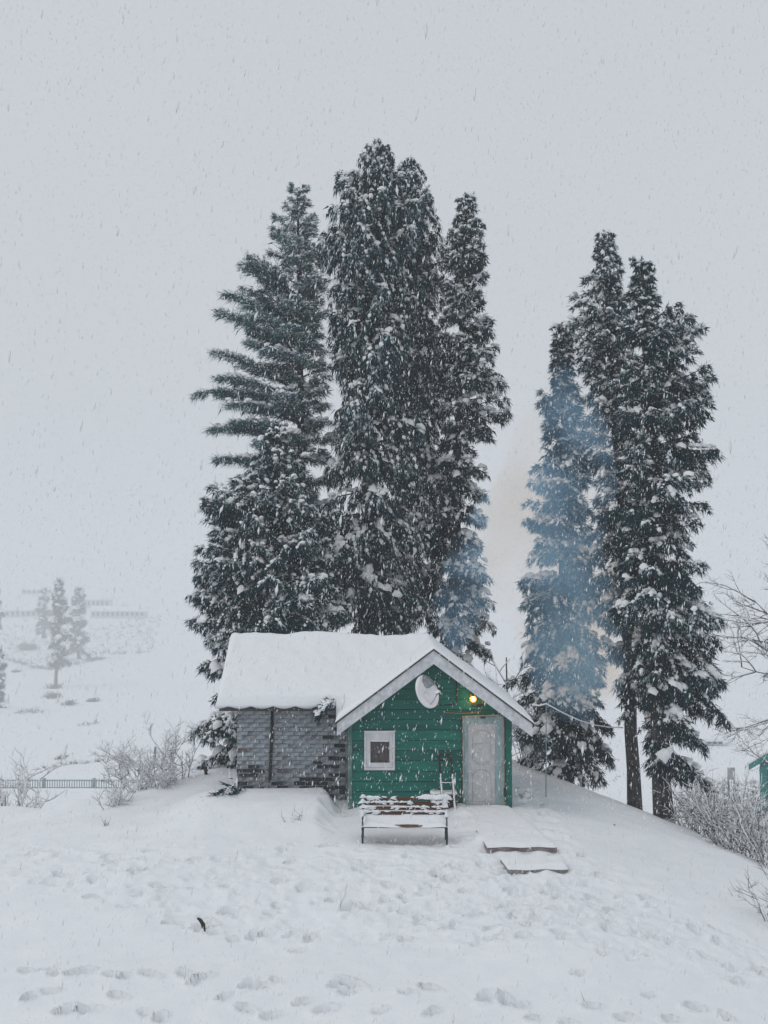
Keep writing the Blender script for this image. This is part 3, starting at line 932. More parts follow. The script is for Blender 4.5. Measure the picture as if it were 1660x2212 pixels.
Tn = 0.105 + 0.035 * fbm(SX, SY, 0.8, 51) + 0.03 * fbm(SX, SY, .22, 55, 2)
# deeper pack on wing, thinner along the front rake of gable
Tn = Tn + 0.05 * (1 - sstep(GXL - .3, GXL + .8, SX)) - 0.05 * np.exp(-(d_front / 0.35) ** 2) * (SX > GXL)
q_ = np.clip(dE / (0.13 + 0.05 * vnoise(SX * 3, SY * 3, 8)), 0, 1)
prof_ = np.sqrt(np.clip(1 - (1 - q_) ** 2, 0, 1))
SZ = roof + 0.03 + Tn * prof_
SZ += 0.045 * np.exp(-((SY - RIDGE_Y) / 0.16) ** 2) * (SX < XA) * (0.6 + 1.2 * vnoise(SX * 3.1, SX * 0 + 2, 61))
vs = np.stack([SX, SY, SZ], -1).reshape(-1, 3)
eaveside = (SY < WYE + .25) & (SX < GXL - .04)
bot = np.stack([SX, SY, roof + 0.024 - 0.05 * (dE < 0.02) * eaveside * (0.5 + np.abs(np.sin(SX * 7)))], -1).reshape(-1, 3)
id2 = np.arange(nx2 * ny2).reshape(ny2, nx2)
cell = inside[:-1, :-1] & inside[:-1, 1:] & inside[1:, 1:] & inside[1:, :-1]
qd = np.stack([id2[:-1, :-1], id2[:-1, 1:], id2[1:, 1:], id2[1:, :-1]], -1)[cell]
nV = nx2 * ny2
# skirts along cell boundaries
from collections import Counter
ec = {}
for f_ in qd:
    for i in range(4):
        a, b_ = int(f_[i]), int(f_[(i + 1) % 4])
        if (b_, a) in ec: del ec[(b_, a)]
        else: ec[(a, b_)] = 1
sk = np.array([(b_, a, a + nV, b_ + nV) for (a, b_) in ec], dtype=np.int32)
allf = np.concatenate([qd, sk, (qd + nV)[:, ::-1]])
used = np.unique(allf); remap = np.full(2 * nV, -1); remap[used] = np.arange(len(used))
o = mesh_np('roof_snow', np.concatenate([vs, bot])[used], remap[allf], M['snow_far'], True, cabin)
local(o)

# window -------------------------------------------------------------------
win = empty('window', (WX0, YF - .03, WZ0)); win.parent = cabin; local(win)
win.matrix_parent_inverse = Matrix.Translation(-Vector(cabin.location))
def wbuild(mb, name, m_, bv=0.004, **k_):
    o_ = mb.build(name, m_, None, bv, **k_)
    o_.parent = win
    o_.matrix_parent_inverse = Matrix.Translation(-Vector((WX0, YF - .03, WZ0)))
    return o_
q = MB(); y0, y1 = YF - 0.065, YF + 0.02
q.box(WX0, WX0 + .045, y0, y1, WZ0, WZ1); q.box(WX1 - .045, WX1, y0, y1, WZ0, WZ1)
q.box(WX0 + .045, WX1 - .045, y0, y1, WZ1 - .045, WZ1); q.box(WX0 + .045, WX1 - .045, y0, y1, WZ0, WZ0 + .05)
wbuild(q, 'frame', M['white_paint'])
q = MB(); a0, a1, c0, c1 = WX0 + .047, WX1 - .047, WZ0 + .052, WZ1 - .047
y0, y1 = YF - 0.045, YF + 0.015
q.box(a0, a0 + .075, y0, y1, c0, c1); q.box(a1 - .065, a1, y0, y1, c0, c1)
q.box(a0 + .075, a1 - .065, y0, y1, c1 - .12, c1); q.box(a0 + .075, a1 - .065, y0, y1, c0, c0 + .095)
wbuild(q, 'sash', M['white_paint'])
q = MB(); q.box(a0 + .072, a1 - .062, YF - .012, YF - .006, c0 + .09, c1 - .115); wbuild(q, 'pane', M['glass'], 0)
q = MB()
xs_ = np.linspace(a0 + .073, a1 - .063, 15)
for i in range(14):
    ya, yb = YF + .006 + .007 * (i % 2), YF + .006 + .007 * ((i + 1) % 2)
    q.add([(xs_[i], ya, c0 + .09), (xs_[i + 1], yb, c0 + .09), (xs_[i + 1], yb, c1 - .115), (xs_[i], ya, c1 - .115)], [(0, 1, 2, 3)])
wbuild(q, 'curtain', M['curtain'], 0)
q = MB(); q.box(WX0 - .012, WX1 + .012, YF - .085, YF - .03, WZ1, WZ1 + .022); wbuild(q, 'head_snow', M['snow_far'], 0.008, smooth=True)
q = MB(); q.box(a0 + .08, a1 - .07, YF - .044, YF - .014, c1 - .155, c1 - .118); wbuild(q, 'blown_snow', M['snow_far'], 0.01, jitter=0.006)

# door ---------------------------------------------------------------------
door = empty('door', (DX0, YF - .03, 0)); door.parent = cabin
door.matrix_parent_inverse = Matrix.Translation(-Vector(cabin.location))
def dbuild(mb, name, m_, bv=0.004, **k_):
    o_ = mb.build(name, m_, None, bv, **k_)
    o_.parent = door
    o_.matrix_parent_inverse = Matrix.Translation(-Vector((DX0, YF - .03, 0)))
    return o_
q = MB(); y0, y1 = YF - 0.055, YF + 0.02
q.box(DX0, DX0 + .10, y0, y1, -.15, DZ1); q.box(DX1 - .16, DX1, y0, y1, -.15, DZ1); q.box(DX0 + .10, DX1 - .16, y0, y1, DZ1 - .14, DZ1)
dbuild(q, 'door_frame', M['door_frame'])
l0, l1, lt = DX0 + .102, DX1 - .162, DZ1 - .142
q = MB(); q.box(l0, l1, YF - .025, YF + .018, -.12, lt); dbuild(q, 'door_leaf', M['door_leaf'], 0.003)
def ring(pts, r=0.009):
    q_ = MB(); q_.tube([(x_, YF - .024, z_) for x_, z_ in pts], r, 6); return dbuild(q_, 'moulding', M['moulding'], 0)
lm, lw = (l0 + l1) / 2, (l1 - l0)
arch = [(l0 + .09, .95)] + [(lm - (lw / 2 - .09) * math.cos(a_), 1.42 + .12 * math.sin(a_)) for a_ in np.linspace(0, math.pi, 9)] + [(l1 - .09, .95), (lm + .06, .86), (lm - .06, .86), (l0 + .09, .95)]
ring(arch)
ring([(l0 + .09, .66), (lm - .08, .75), (lm + .08, .75), (l1 - .09, .66), (l1 - .09, .12), (l0 + .09, .12), (l0 + .09, .66)])
ring([(l0 + .12, 1.27), (l1 - .12, 1.29)], .006)
# clear plastic nailed over whole doorway
gxn, gzn = 22, 44
fx = np.linspace(DX0 - .005, DX1 + .012, gxn); fz = np.linspace(-0.02, DZ1 + .02, gzn)
FX, FZ = np.meshgrid(fx, fz)
FYv = YF - 0.078 + 0.03 * fbm(FX * 1.6, FZ * 0.5, 0.22, 71, 3) + 0.008 * np.sin(FX * 40 + FZ * 9)
FYv = np.minimum(FYv, YF - 0.060)
idf = np.arange(gxn * gzn).reshape(gzn, gxn)
qf = np.stack([idf[:-1, :-1], idf[:-1, 1:], idf[1:, 1:], idf[1:, :-1]], -1).reshape(-1, 4)
o = mesh_np('plastic_sheet', np.stack([FX, FYv, FZ], -1).reshape(-1, 3), qf, M['film'], True, door)
o.matrix_parent_inverse = Matrix.Translation(-Vector((DX0, YF - .03, 0)))
M['batten'] = mat('bare_wood_batten', (0.30, 0.22, 0.17), (0.42, 0.34, 0.28), 8, .8)
q = MB(); q.box(DX0 - .012, DX0 + .012, YF - .098, YF - .060, .02, DZ1); dbuild(q, 'batten', M['batten'], 0.002)
q = MB(); q.box(DX1 - .008, DX1 + .014, YF - .098, YF - .060, .02, DZ1 - .02); dbuild(q, 'batten', M['batten'], 0.002)
q = MB(); q.prism([(DX0 - .02, DZ1), (DX1 + .02, DZ1 + .03), (DX1 + .02, DZ1 + .052), (DX0 - .02, DZ1 + .022)], YF - .098, YF - .058); dbuild(q, 'batten', M['batten'], 0.002)
q = MB(); q.box(lm - .03, lm + .07, YF - .115, YF - .099, DZ1 - .025, DZ1 + .012); dbuild(q, 'door_closer', M['black'], 0.003)
q = MB(); q.box(DX1 - .005, DX1 + .035, YF - .12, YF - .099, 0.24, 0.40); dbuild(q, 'padlock', M['black'], 0.008)

# ------------------------------------------------------------------ things on and around the cabin
# satellite dish
dc = at(915, 1497, YF - 0.42)
dish = empty('satellite_dish', dc)
tag(dish, 'snow-filled satellite dish mounted on the green gable', 'satellite dish')
ax = Vector((0.62, -0.70, 0.34)).normalized()
uu = ax.cross(Vector((0, 0, 1))).normalized(); vv = uu.cross(ax)
def dish_surf(r_, th, back=0.0):
    return (uu * (0.285 * r_ * math.cos(th)) + vv * (0.335 * r_ * math.sin(th))) + ax * (0.10 * r_ * r_ - back)
vs, fs = [], []
RN, TN = 7, 28
for side, bk in ((0, 0.0), (1, 0.012)):
    for i in range(RN + 1):
        for j in range(TN):
            vs.append(dish_surf(max(i / RN, .02), 2 * math.pi * j / TN, bk))
def vid(s_, i, j): return s_ * (RN + 1) * TN + i * TN + j % TN
for i in range(RN):
    for j in range(TN):
        fs.append((vid(0, i, j), vid(0, i, j + 1), vid(0, i + 1, j + 1), vid(0, i + 1, j)))
        fs.append((vid(1, i, j), vid(1, i + 1, j), vid(1, i + 1, j + 1), vid(1, i, j + 1)))
for j in range(TN):
    fs.append((vid(0, RN, j), vid(0, RN, j + 1), vid(1, RN, j + 1), vid(1, RN, j)))
q = MB(); q.add(vs, fs); o = q.build('reflector', M['dish'], None, 0, True); o.parent = dish
# snow lying in the lower and rim part of the bowl
vs, fs = [], []
for side, bk in ((0, -0.055), (1, -0.004)):
    for i in range(RN + 1):
        for j in range(TN):
            th = 2 * math.pi * j / TN
            r_ = max(i / RN, .02) * 1.02
            p = dish_surf(r_, th, 0)
            # clear wedge in the upper right of the bowl
            wdg = max(0, math.cos(th - math.radians(122))) ** 3 * min(1, r_ * 1.5)
            thick = 0.004 + (0.05 + 0.02 * math.sin(3 * th + i)) * (1 - wdg) * (1 if i < RN else 0.4)
            if wdg > .5: thick = -0.006
            vs.append(p + (ax * thick if side == 0 else ax * -0.003))
for i in range(RN):
    for j in range(TN):
        fs.append((vid(0, i, j), vid(0, i, j + 1), vid(0, i + 1, j + 1), vid(0, i + 1, j)))
        fs.append((vid(1, i, j), vid(1, i + 1, j), vid(1, i + 1, j + 1), vid(1, i, j + 1)))
for j in range(TN):
    fs.append((vid(0, RN, j), vid(0, RN, j + 1), vid(1, RN, j + 1), vid(1, RN, j)))
q = MB(); q.add(vs, fs); o = q.build('dish_snow', M['snow_far'], None, 0, True); o.parent = dish
lnb = at(946, 1497, YF - 0.60) - dc
foot = dish_surf(0.95, math.radians(-80))
q = MB(); q.tube([foot, foot.lerp(lnb, .55) + Vector((0, 0, -.02)), lnb], 0.011, 6); o = q.build('feed_arm', M['dish'], None); o.parent = dish
q = MB(); q.tube([lnb + ax * .05, lnb - ax * .05], [0.03, 0.024], 8); o = q.build('receiver', M['black'], None); o.parent = dish
P_ = np.array([[*(lnb + Vector((0, 0, .02)))]]); V1, F1 = lumps(P_, np.array([[1, 0, 0.]]), np.array([.07]), np.array([.065]), np.array([.075]), RNG)
o = mesh_np('receiver_snow', V1, F1, M['snow_far'], True, dish)
p1 = at(985, 1458, YF - .06) - dc; p2 = at(987, 1522, YF - .06) - dc; p3 = at(940, 1524, YF - .06) - dc
q = MB(); q.tube([-ax * .012, -ax * .10 + Vector((0, .08, 0)), Vector((0.05, .36, 0.0))], .02, 6); o = q.build('wall_mount', M['black'], None); o.parent = dish
q = MB(); q.tube([p1, p2], .016, 6); q.tube([p2, p3], .014, 6); o = q.build('mount_pipe', M['black'], None); o.parent = dish

# lit bulb and wire
bc = at(1022, 1510, YF - .14)
lamp = empty('light_bulb', bc)
tag(lamp, 'lit warm yellow bulb on the green gable above the door', 'lamp')
bpy.ops.mesh.primitive_uv_sphere_add(segments=16, ring_count=10, radius=0.036, location=(0, 0, 0))
o = bpy.context.object; o.name = 'bulb'; o.data.materials.append(M['bulb']); o.parent = lamp
for v in o.data.vertices:
    if v.co.z > 0.015: v.co.x *= 0.75; v.co.y *= 0.75; v.co.z *= 1.35
for p in o.data.polygons: p.use_smooth = True
bm_ = bmesh.new(); bmesh.ops.create_uvsphere(bm_, u_segments=18, v_segments=12, radius=0.068)  # faintly emissive shell added round the bulb to imitate its orange halo
me_ = bpy.data.meshes.new('amber_halo'); bm_.to_mesh(me_); bm_.free()
for p in me_.polygons: p.use_smooth = True
ga = bpy.data.materials.new('amber_halo'); ga.use_nodes = True
t = ga.node_tree; b = t.nodes['Principled BSDF']
b.inputs['Base Color'].default_value = (1.0, 0.55, 0.12, 1); b.inputs['Roughness'].default_value = 0.6
b.inputs['Emission Color'].default_value = (1.0, 0.52, 0.12, 1); b.inputs['Emission Strength'].default_value = 0.6
tr = t.nodes.new('ShaderNodeBsdfTransparent'); tr.inputs['Color'].default_value = (1, .93, .75, 1)
mxs = t.nodes.new('ShaderNodeMixShader'); mxs.inputs[0].default_value = 0.38
t.links.new(tr.outputs[0], mxs.inputs[1]); t.links.new(b.outputs[0], mxs.inputs[2]); t.links.new(mxs.outputs[0], t.nodes['Material Output'].inputs['Surface'])
me_.materials.append(ga)
o = bpy.data.objects.new('amber_halo', me_); COL.objects.link(o); o.parent = lamp
q = MB(); q.tube([(0, 0, .058), (0, 0, .105)], [0.026, 0.03], 10); q.tube([(0, 0, .095), (0, .12, .095)], .014, 6); o = q.build('socket', M['black'], None, .003); o.parent = lamp
pl = bpy.data.lights.new('bulb_light', 'POINT'); pl.energy = 3.5; pl.color = (1.0, 0.48, 0.11); pl.shadow_soft_size = 0.06
po = bpy.data.objects.new('bulb_light', pl); COL.objects.link(po); po.parent = lamp; po.location = (0, -0.09, -0.02)
M['glow_wood'] = mat('brown_glow_board', (0.16, 0.10, 0.05), (0.25, 0.16, 0.09), 9, .7)
q = MB(); q.box(-.055, .06, .095, .112, -.06, .10); o = q.build('glow_board', M['glow_wood'], None, .004); o.parent = lamp  # brown board added behind the bulb to catch its warm glow
q = MB(); q.box(-.02, .20, .06, .11, -.135, -.105); o = q.build('bracket', M['black'], None, .004); o.parent = lamp
q = MB()
wp = [at(a, b_, YF - .045) for a, b_ in ((1026, 1500), (1040, 1505), (1043, 1520), (1038, 1536), (1025, 1540), (990, 1541), (960, 1539))]
q.tube(wp, 0.006, 5)
o = q.build('bulb_wire', M['orange'], None)
tag(o, 'thin orange wire looping from the bulb along the green boards', 'wire')

# bench --------------------------------------------------------------------
bx0, bx1 = at(781, 1780, 23.6).x, at(967, 1780, 23.6).x
bzg = gz(0.4, 23.5) - 0.02
bench = empty('park_bench', ((bx0 + bx1) / 2, 23.75, bzg))
tag(bench, 'snowy slatted park bench with dark iron legs before the green wall', 'bench')
BW = bx1 - bx0
def bb(mb, name, m_, bv=0.004, **k_):
    o_ = mb.build(name, m_, None, bv, **k_); o_.parent = bench; return o_
SH = 0.30
for s in (-1, 1):
    xx = s * (BW / 2 - 0.02)
    q = MB()
    q.tube([(xx, -0.26, -0.12), (xx, -0.245, 0.05), (xx, -0.27, 0.16), (xx, -0.25, SH - .01)], [.024, .02, .026, .022], 6)      # front leg
    q.tube([(xx, -0.25, SH - .015), (xx, 0.0, SH - .03), (xx, 0.17, SH - .02)], .02, 6)
    q.tube([(xx, 0.20, -0.12), (xx, 0.17, .10), (xx, 0.17, SH), (xx, 0.21, .52), (xx, 0.25, .78)], [.024, .02, .024, .02, .016], 6)
    q.tube([(xx, -0.25, SH), (xx, -0.255, .40), (xx, -0.25, .47), (xx, -0.15, .51), (xx, .02, .515), (xx, .19, .49)], [.018, .015, .017, .018, .018, .014], 6)
    q.tube([(xx, -0.24, .10), (xx, -0.05, .15), (xx, .17, .10)], .012, 5)
    bb(q, 'end_frame', M['iron_green'], 0, smooth=True)
for i in range(5):
    q = MB()
    h0 = SH + 0.075 + i * 0.083
    yb = 0.185 + 0.07 * i / 4
    q.box(-BW / 2 + .01, BW / 2 - .01, yb - .035, yb - .012, h0, h0 + .062)
    bb(q, 'back_slat', M['bench_wood'], 0.004, jitter=0.002)
for i in range(5):
    q = MB()
    yb = -0.26 + i * 0.088
    q.box(-BW / 2 + .01, BW / 2 - .01, yb, yb + .070, SH, SH + .024)
    bb(q, 'seat_slat', M['bench_wood'], 0.004, jitter=0.002)
# snow on the bench
rb = np.random.default_rng(31)
P_, D_, A_, B_, C_ = [], [], [], [], []
for i in range(5):
    h0 = SH + 0.075 + i * 0.083 + .062
    yb = 0.185 + 0.07 * i / 4 - .028
    x = -BW / 2
    while x < BW / 2:
        u = (x + BW / 2) / BW
        on = 0.55 + 0.5 * math.sin(u * 9 + i * 1.7) + (0.5 if u < .15 or u > .85 else 0)
        if rb.random() < on:
            s = rb.uniform(.6, 1.3) * (1.25 if (u < .12 or u > .9) else 1)
            P_.append((x, yb - .01, h0 + .001)); D_.append((1, rb.normal(0, .1), rb.normal(0, .12))); A_.append(.065 * s); B_.append(.026 * s); C_.append(.028 * s)
            if rb.random() < .35:
                P_.append((x, yb - .022, h0 - .03)); D_.append((1, 0, rb.normal(0, .3))); A_.append(.05 * s); B_.append(.014); C_.append(.03 * s)
        x += rb.uniform(.03, .075)
for x in np.linspace(BW * .22, BW * .49, 9):      # thick pad at the right of the top rail
    P_.append((x, 0.225, SH + .075 + 4 * .083 + .06)); D_.append((1, 0, 0.)); A_.append(.10); B_.append(.06); C_.append(.075)
for s in (-1, 1):
    for zz_ in (.40, .52, .62, .72, .80):
        P_.append((s * (BW / 2 - .02), .20, zz_)); D_.append((1, .2, 0.)); A_.append(rb.uniform(.035, .07)); B_.append(.04); C_.append(rb.uniform(.04, .07))
    for yy_ in (-.2, -.1, 0, .1):
        P_.append((s * (BW / 2 - .02), yy_, .53)); D_.append((0, 1, 0.)); A_.append(.07); B_.append(.03); C_.append(.03)
V1, F1 = lumps(np.array(P_, float), np.array(D_, float), np.array(A_), np.array(B_), np.array(C_), rb)
o = mesh_np('back_snow', V1, F1, M['snow_far'], True, bench)
# seat snow: a bumpy sheet with a melted gap
nsx, nsy = 60, 14
sxv = np.linspace(-BW / 2 + .005, BW / 2 - .005, nsx); syv = np.linspace(-0.275, 0.19, nsy)
A1, B1 = np.meshgrid(sxv, syv)
e1 = np.minimum(np.minimum(A1 + BW / 2, BW / 2 - A1), np.minimum(B1 + .275, .5))
th = (0.055 + 0.05 * fbm(A1, B1, .35, 15) + .09 * sstep(0.0, .19, B1)) * np.sqrt(np.clip(e1 / .05, 0, 1))
gap = np.exp(-(((A1 - .12) / .36) ** 2 + ((B1 + .14) / .13) ** 2))
th = th - 0.085 * gap
C1 = SH + .022 + np.maximum(th, -0.012)
ids = np.arange(nsx * nsy).reshape(nsy, nsx)
qs = np.stack([ids[:-1, :-1], ids[:-1, 1:], ids[1:, 1:], ids[1:, :-1]], -1).reshape(-1, 4)
o = mesh_np('seat_snow', np.stack([A1, B1, C1], -1).reshape(-1, 3), qs, M['snow_far'], True, bench)

# wooden sledge frame leaning on the wall, with crate behind it -----------------
pA0, pA1 = at(948, 1627, YF - .08), at(957, 1752, YF - .55)
pB0, pB1 = at(974, 1629, YF - .08), at(983, 1752, YF - .55)
sl = empty('sledge', pA1); tag(sl, 'dark wooden sledge frame standing upright against the green wall', 'sledge')
def sb(mb, name, m_, bv=0.003, **k_):
    mb.v = [(a - pA1.x, b_ - pA1.y, c - pA1.z) for a, b_, c in mb.v]
    o_ = mb.build(name, m_, None, bv, **k_); o_.parent = sl; return o_
for a, b_ in ((pA0, pA1), (pB0, pB1)):
    q = MB(); q.tube([a, a.lerp(b_, .5), b_ - Vector((0, 0, .06))], [.022, .024, .024], 5); sb(q, 'rail', M['dark_wood'])
for t_ in (.02, .12, .52, .80):
    q = MB(); q.tube([pA0.lerp(pA1, t_), pB0.lerp(pB1, t_)], .013 if t_ > .2 else .018, 5); sb(q, 'rung', M['dark_wood'])
P_, D_, A_, B_, C_ = [], [], [], [], []
for a, b_ in ((pA0, pA1), (pB0, pB1)):
    for t_ in np.arange(.38, 1.0, .035):
        p = a.lerp(b_, float(t_)) - Vector((0, .018, -.008)); P_.append(tuple(p)); D_.append(tuple((a - b_).normalized())); A_.append(.04); B_.append(.02); C_.append(.022)
for t_ in np.linspace(.1, .9, 6):
    P_.append(tuple(pA0.lerp(pA1, .52).lerp(pB0.lerp(pB1, .52), float(t_)) + Vector((0, 0, .012)))); D_.append((1, 0, 0)); A_.append(.03); B_.append(.016); C_.append(.018)
V1, F1 = lumps(np.array(P_) - np.array(pA1), np.array(D_, float), np.array(A_), np.array(B_), np.array(C_), rb)
mesh_np('rail_snow', V1, F1, M['snow_far'], True, sl)

c0, c1 = at(930, 1712, YF - .2), at(986, 1752, YF - .2)
cr = empty('crate', ((c0.x + c1.x) / 2, YF - .19, c1.z - .03)); tag(cr, 'dark wooden crate topped with snow behind the sledge', 'crate')
cw_, ch = (c1.x - c0.x) / 2, c0.z - c1.z
for i in range(3):
    q = MB(); q.box(-cw_ * .1 if i < 2 else -cw_, cw_, -.15, -.13, i * (ch / 3), (i + 1) * ch / 3 - .012); o = q.build('plank', M['dark_wood'], None, .003, jitter=.003); o.parent = cr
q = MB(); q.box(-cw_ * .1, cw_, -.128, .12, 0, ch - .02); o = q.build('crate_body', M['black'], None, .004); o.parent = cr
q = MB(); q.box(-cw_, cw_, -.16, .14, ch - .012, ch + .012); o = q.build('crate_lid', M['dark_wood'], None, .003); o.parent = cr
q = MB(); q.box(-cw_ - .01, cw_ + .01, -.175, .14, ch + .012, ch + .06); o = q.build('lid_snow', M['snow_far'], None, .018, True); o.parent = cr

# doorstep slab and lower step ---------------------------------------------------
def slab(name, label, P4, top_th, m_, snow_th, cat, edge_snow=True):
    """P4: front-left, front-right, back-right, back-left world xy; z on top"""
    cx = sum(p.x for p in P4) / 4; cy = sum(p.y for p in P4) / 4
    z0 = min(p.z for p in P4)
    r_ = empty(name, (cx, cy, z0 - top_th)); tag(r_, label, cat)
    q_ = MB()
    tp = [(p.x - cx, p.y - cy, p.z - z0 + top_th) for p in P4]
    bt = [(x_, y_, -0.35) for x_, y_, z_ in tp]
    q_.add(tp + bt, [(0, 1, 2, 3), (7, 6, 5, 4), (0, 4, 5, 1), (1, 5, 6, 2), (2, 6, 7, 3), (3, 7, 4, 0)])
    o_ = q_.build('slab', m_, None, .012, jitter=.004); o_.parent = r_
    n1, n2 = 34, 60
    U, V_ = np.meshgrid(np.linspace(0, 1, n1), np.linspace(0, 1, n2))
    T4 = [np.array(p_) for p_ in tp]
    G = ((1 - U) * (1 - V_))[..., None] * T4[0] + (U * (1 - V_))[..., None] * T4[1] + (U * V_)[..., None] * T4[2] + ((1 - U) * V_)[..., None] * T4[3]
    wx_ = np.linalg.norm(T4[1] - T4[0]); wy_ = np.linalg.norm(T4[3] - T4[0])
    ed = np.minimum(np.minimum(U, 1 - U) * wx_, np.minimum(V_ * wy_, 1))
    e_ = np.sqrt(np.clip(1 - (1 - np.clip(ed / .12, 0, 1)) ** 2, 0, 1))
    gx_, gy_ = G[..., 0] + cx, G[..., 1] + cy
    G[..., 2] += .004 + snow_th * e_ * (1 + .8 * fbm(gx_, gy_, .5, 91)) + .02 * fbm(gx_, gy_, .18, 95, 2) * e_
    G[..., 1] -= 0.03 * (V_ < .01) * (1 + np.sin(gx_ * 11))
    id_ = np.arange(n1 * n2).reshape(n2, n1)
    qq = np.stack([id_[:-1, :-1], id_[:-1, 1:], id_[1:, 1:], id_[1:, :-1]], -1).reshape(-1, 4)
    mesh_np('slab_snow', G.reshape(-1, 3), qq, M['snow_far'], True, r_)
    return r_


d_fl, d_fr = ground_hit(1052, 1838, 12), ground_hit(1204, 1837, 12)
d_fl.z += .052; d_fr.z += .052
slab('doorstep_slab', 'long snow-covered concrete doorstep leading to the door', [d_fl, d_fr, Vector((DX1 + .12, 26.2, .02)), Vector((DX0 - .02, 26.2, .02))], .3, M['concrete_red'], .045, 'doorstep')
s_fl, s_fr = ground_hit(1098, 1881, 12), ground_hit(1228, 1878, 12)
s_fl.z -= .02; s_fr.z -= .02
s_bl, s_br = s_fl + Vector((-.08, .62, .05)), s_fr + Vector((0, .62, .05))
for p_ in (s_fl, s_fr, s_br, s_bl): p_.z += .022
slab('low_step', 'low snow-capped stone step in front of the doorstep', [s_fl, s_fr, s_br, s_bl], .2, M['concrete'], .05, 'step')

# broken conifer spray caught at the roof valley, brush at wall corner ---------------
def spray(name, label, pts, seed, n=60, cat='branch', snowy=.5, L=.22):
    rng = np.random.default_rng(seed)
    base = Vector(pts[0])
    r_ = empty(name, base); tag(r_, label, cat)
    q_ = MB(); q_.tube([Vector(p) - base for p in pts], [.02] + [.012] * (len(pts) - 2) + [.005], 5); o_ = q_.build('stem', M['bark'], None); o_.parent = r_
    A = np.array([tuple(p) for p in pts])
    t_ = rng.uniform(0.1, 1, n) * (len(pts) - 1)
    i_ = np.minimum(t_.astype(int), len(pts) - 2); f_ = (t_ - i_)[:, None]
    P = A[i_] * (1 - f_) + A[i_ + 1] * f_
    D = A[i_ + 1] - A[i_]; D /= np.linalg.norm(D, axis=1, keepdims=True)
    S = rng.normal(0, .6, (n, 3)); D2 = D + S; D2 /= np.linalg.norm(D2, axis=1, keepdims=True)
    P = P + D2 * .05
    V, Fc = blades(P, D2, np.full(n, L), .012, .4, 10, .2, rng)
    mesh_np('needle_spray', V - np.array(base), Fc, M['needle'], False, r_)
    k_ = rng.random(n) < snowy
    V1_, F1_ = lumps(P[k_] + np.array([0, -.02, .05]), D2[k_], rng.uniform(.05, .13, k_.sum()), rng.uniform(.03, .07, k_.sum()), rng.uniform(.03, .07, k_.sum()), rng)
    mesh_np('spray_snow', V1_ - np.array(base), F1_, M['snow_tree'], True, r_)
    return r_


spray('fallen_branch', 'snow-clad conifer sprig hanging from the roof valley of the wing', [at(722, 1510, 26.3), at(706, 1522, 26.25), at(695, 1535, 26.2), at(688, 1548, 26.2)], 3, 34, 'branch', .75, .16)
spray('brushwood', 'dark brushwood heaped at left foot of the brick wall', [at(525, 1690, 26.4), at(505, 1705, 26.2), at(488, 1716, 26.0), at(470, 1728, 25.9)], 4, 60, 'branch', .25, .28)

# bare shrubs -------------------------------------------------------------------
def shrub(name, label, base, height, spread, seed, stems=14, levels=3, group=None, cat='shrub', snowy=.6, r0=.014, lean=(0, 0), frosty=True):
    rng = random.Random(seed)
    root_ = empty(name, base); tag(root_, label, cat, group)
    q_ = MB(); sn = MB()
    segs = []
    def grow(p, d, L, r_, lev):
        n = 4
        pts = [p]
        for k_ in range(n):
            d = (d + Vector((rng.gauss(0, .13), rng.gauss(0, .13), rng.gauss(0.02, .10)))).normalized()
            p = p + d * (L / n); pts.append(p)
            if lev > 0 and k_ > 0 or (lev > 0 and k_ == 0 and rng.random() < .3):
                for _ in range(rng.choice((1, 1, 2))):
                    sd_ = Vector((rng.gauss(0, .6), rng.gauss(0, .6), rng.gauss(.15, .35)))
                    grow(p, (d * .8 + sd_).normalized(), L * rng.uniform(.35, .6), r_ * .6, lev - 1)
        q_.tube(pts, [r_ * (1 - .18 * i) for i in range(n + 1)], 4 if lev > 0 else 3, False)
        if rng.random() < snowy:
            off = Vector((0, -r_ * .25, r_ * 1.2))
            sn.tube([x_ + off for x_ in pts], [r_ * 1.0 + .001] * (n + 1), 4, True)
    for k_ in range(stems):
        a = rng.uniform(0, 6.283); e = rng.uniform(.2, 1.0)
        p0 = Vector((rng.gauss(0, spread * .18), rng.gauss(0, spread * .18), -.15))
        grow(p0, Vector((math.cos(a) * e * spread / height + lean[0], math.sin(a) * e * spread / height + lean[1], 1)).normalized(), height * rng.uniform(.55, 1.05), r0, levels)
    o_ = q_.build('stem_tangle', M['twig'], None); o_.parent = root_; o_['kind'] = 'stuff'
    if sn.v:
        o_ = sn.build('twig_snow', M['snow_tree'], None, smooth=True); o_.parent = root_; o_['kind'] = 'stuff'
    return root_


def gpt(xd, Y):
    p = at(xd, 1700, Y); return Vector((p.x, Y, gz(p.x, Y)))


SHL = 'snowy bare shrubs left of the cabin'
shrub('bare_shrub', 'dense frosted bush at the left edge of the mound', gpt(305, 29.8), 0.95, 1.15, 41, 18, 3, SHL, snowy=.62, r0=.013)
shrub('bare_shrub', 'arching frosted bush between left bush and brick wall', gpt(390, 30.2), 1.25, 1.0, 42, 6, 3, SHL, lean=(-.35, 0), snowy=.6, r0=.015)
shrub('bare_shrub', 'small twiggy bush lowest on the left slope', gpt(250, 27.6), .55, .6, 43, 14, 2, SHL, snowy=.75, r0=.010)
shrub('bare_shrub', 'pale bush at the left frame edge above drift', gpt(45, 34.5), 1.5, 1.0, 44, 16, 2, SHL, snowy=.9, r0=.018)
shrub('bare_shrub', 'little frosted bush tucked against the leaning pole', gpt(345, 29.2), .9, 1.0, 45, 14, 2, SHL, snowy=.85, r0=.012)
SHR = 'bare shrubs along the right slope'
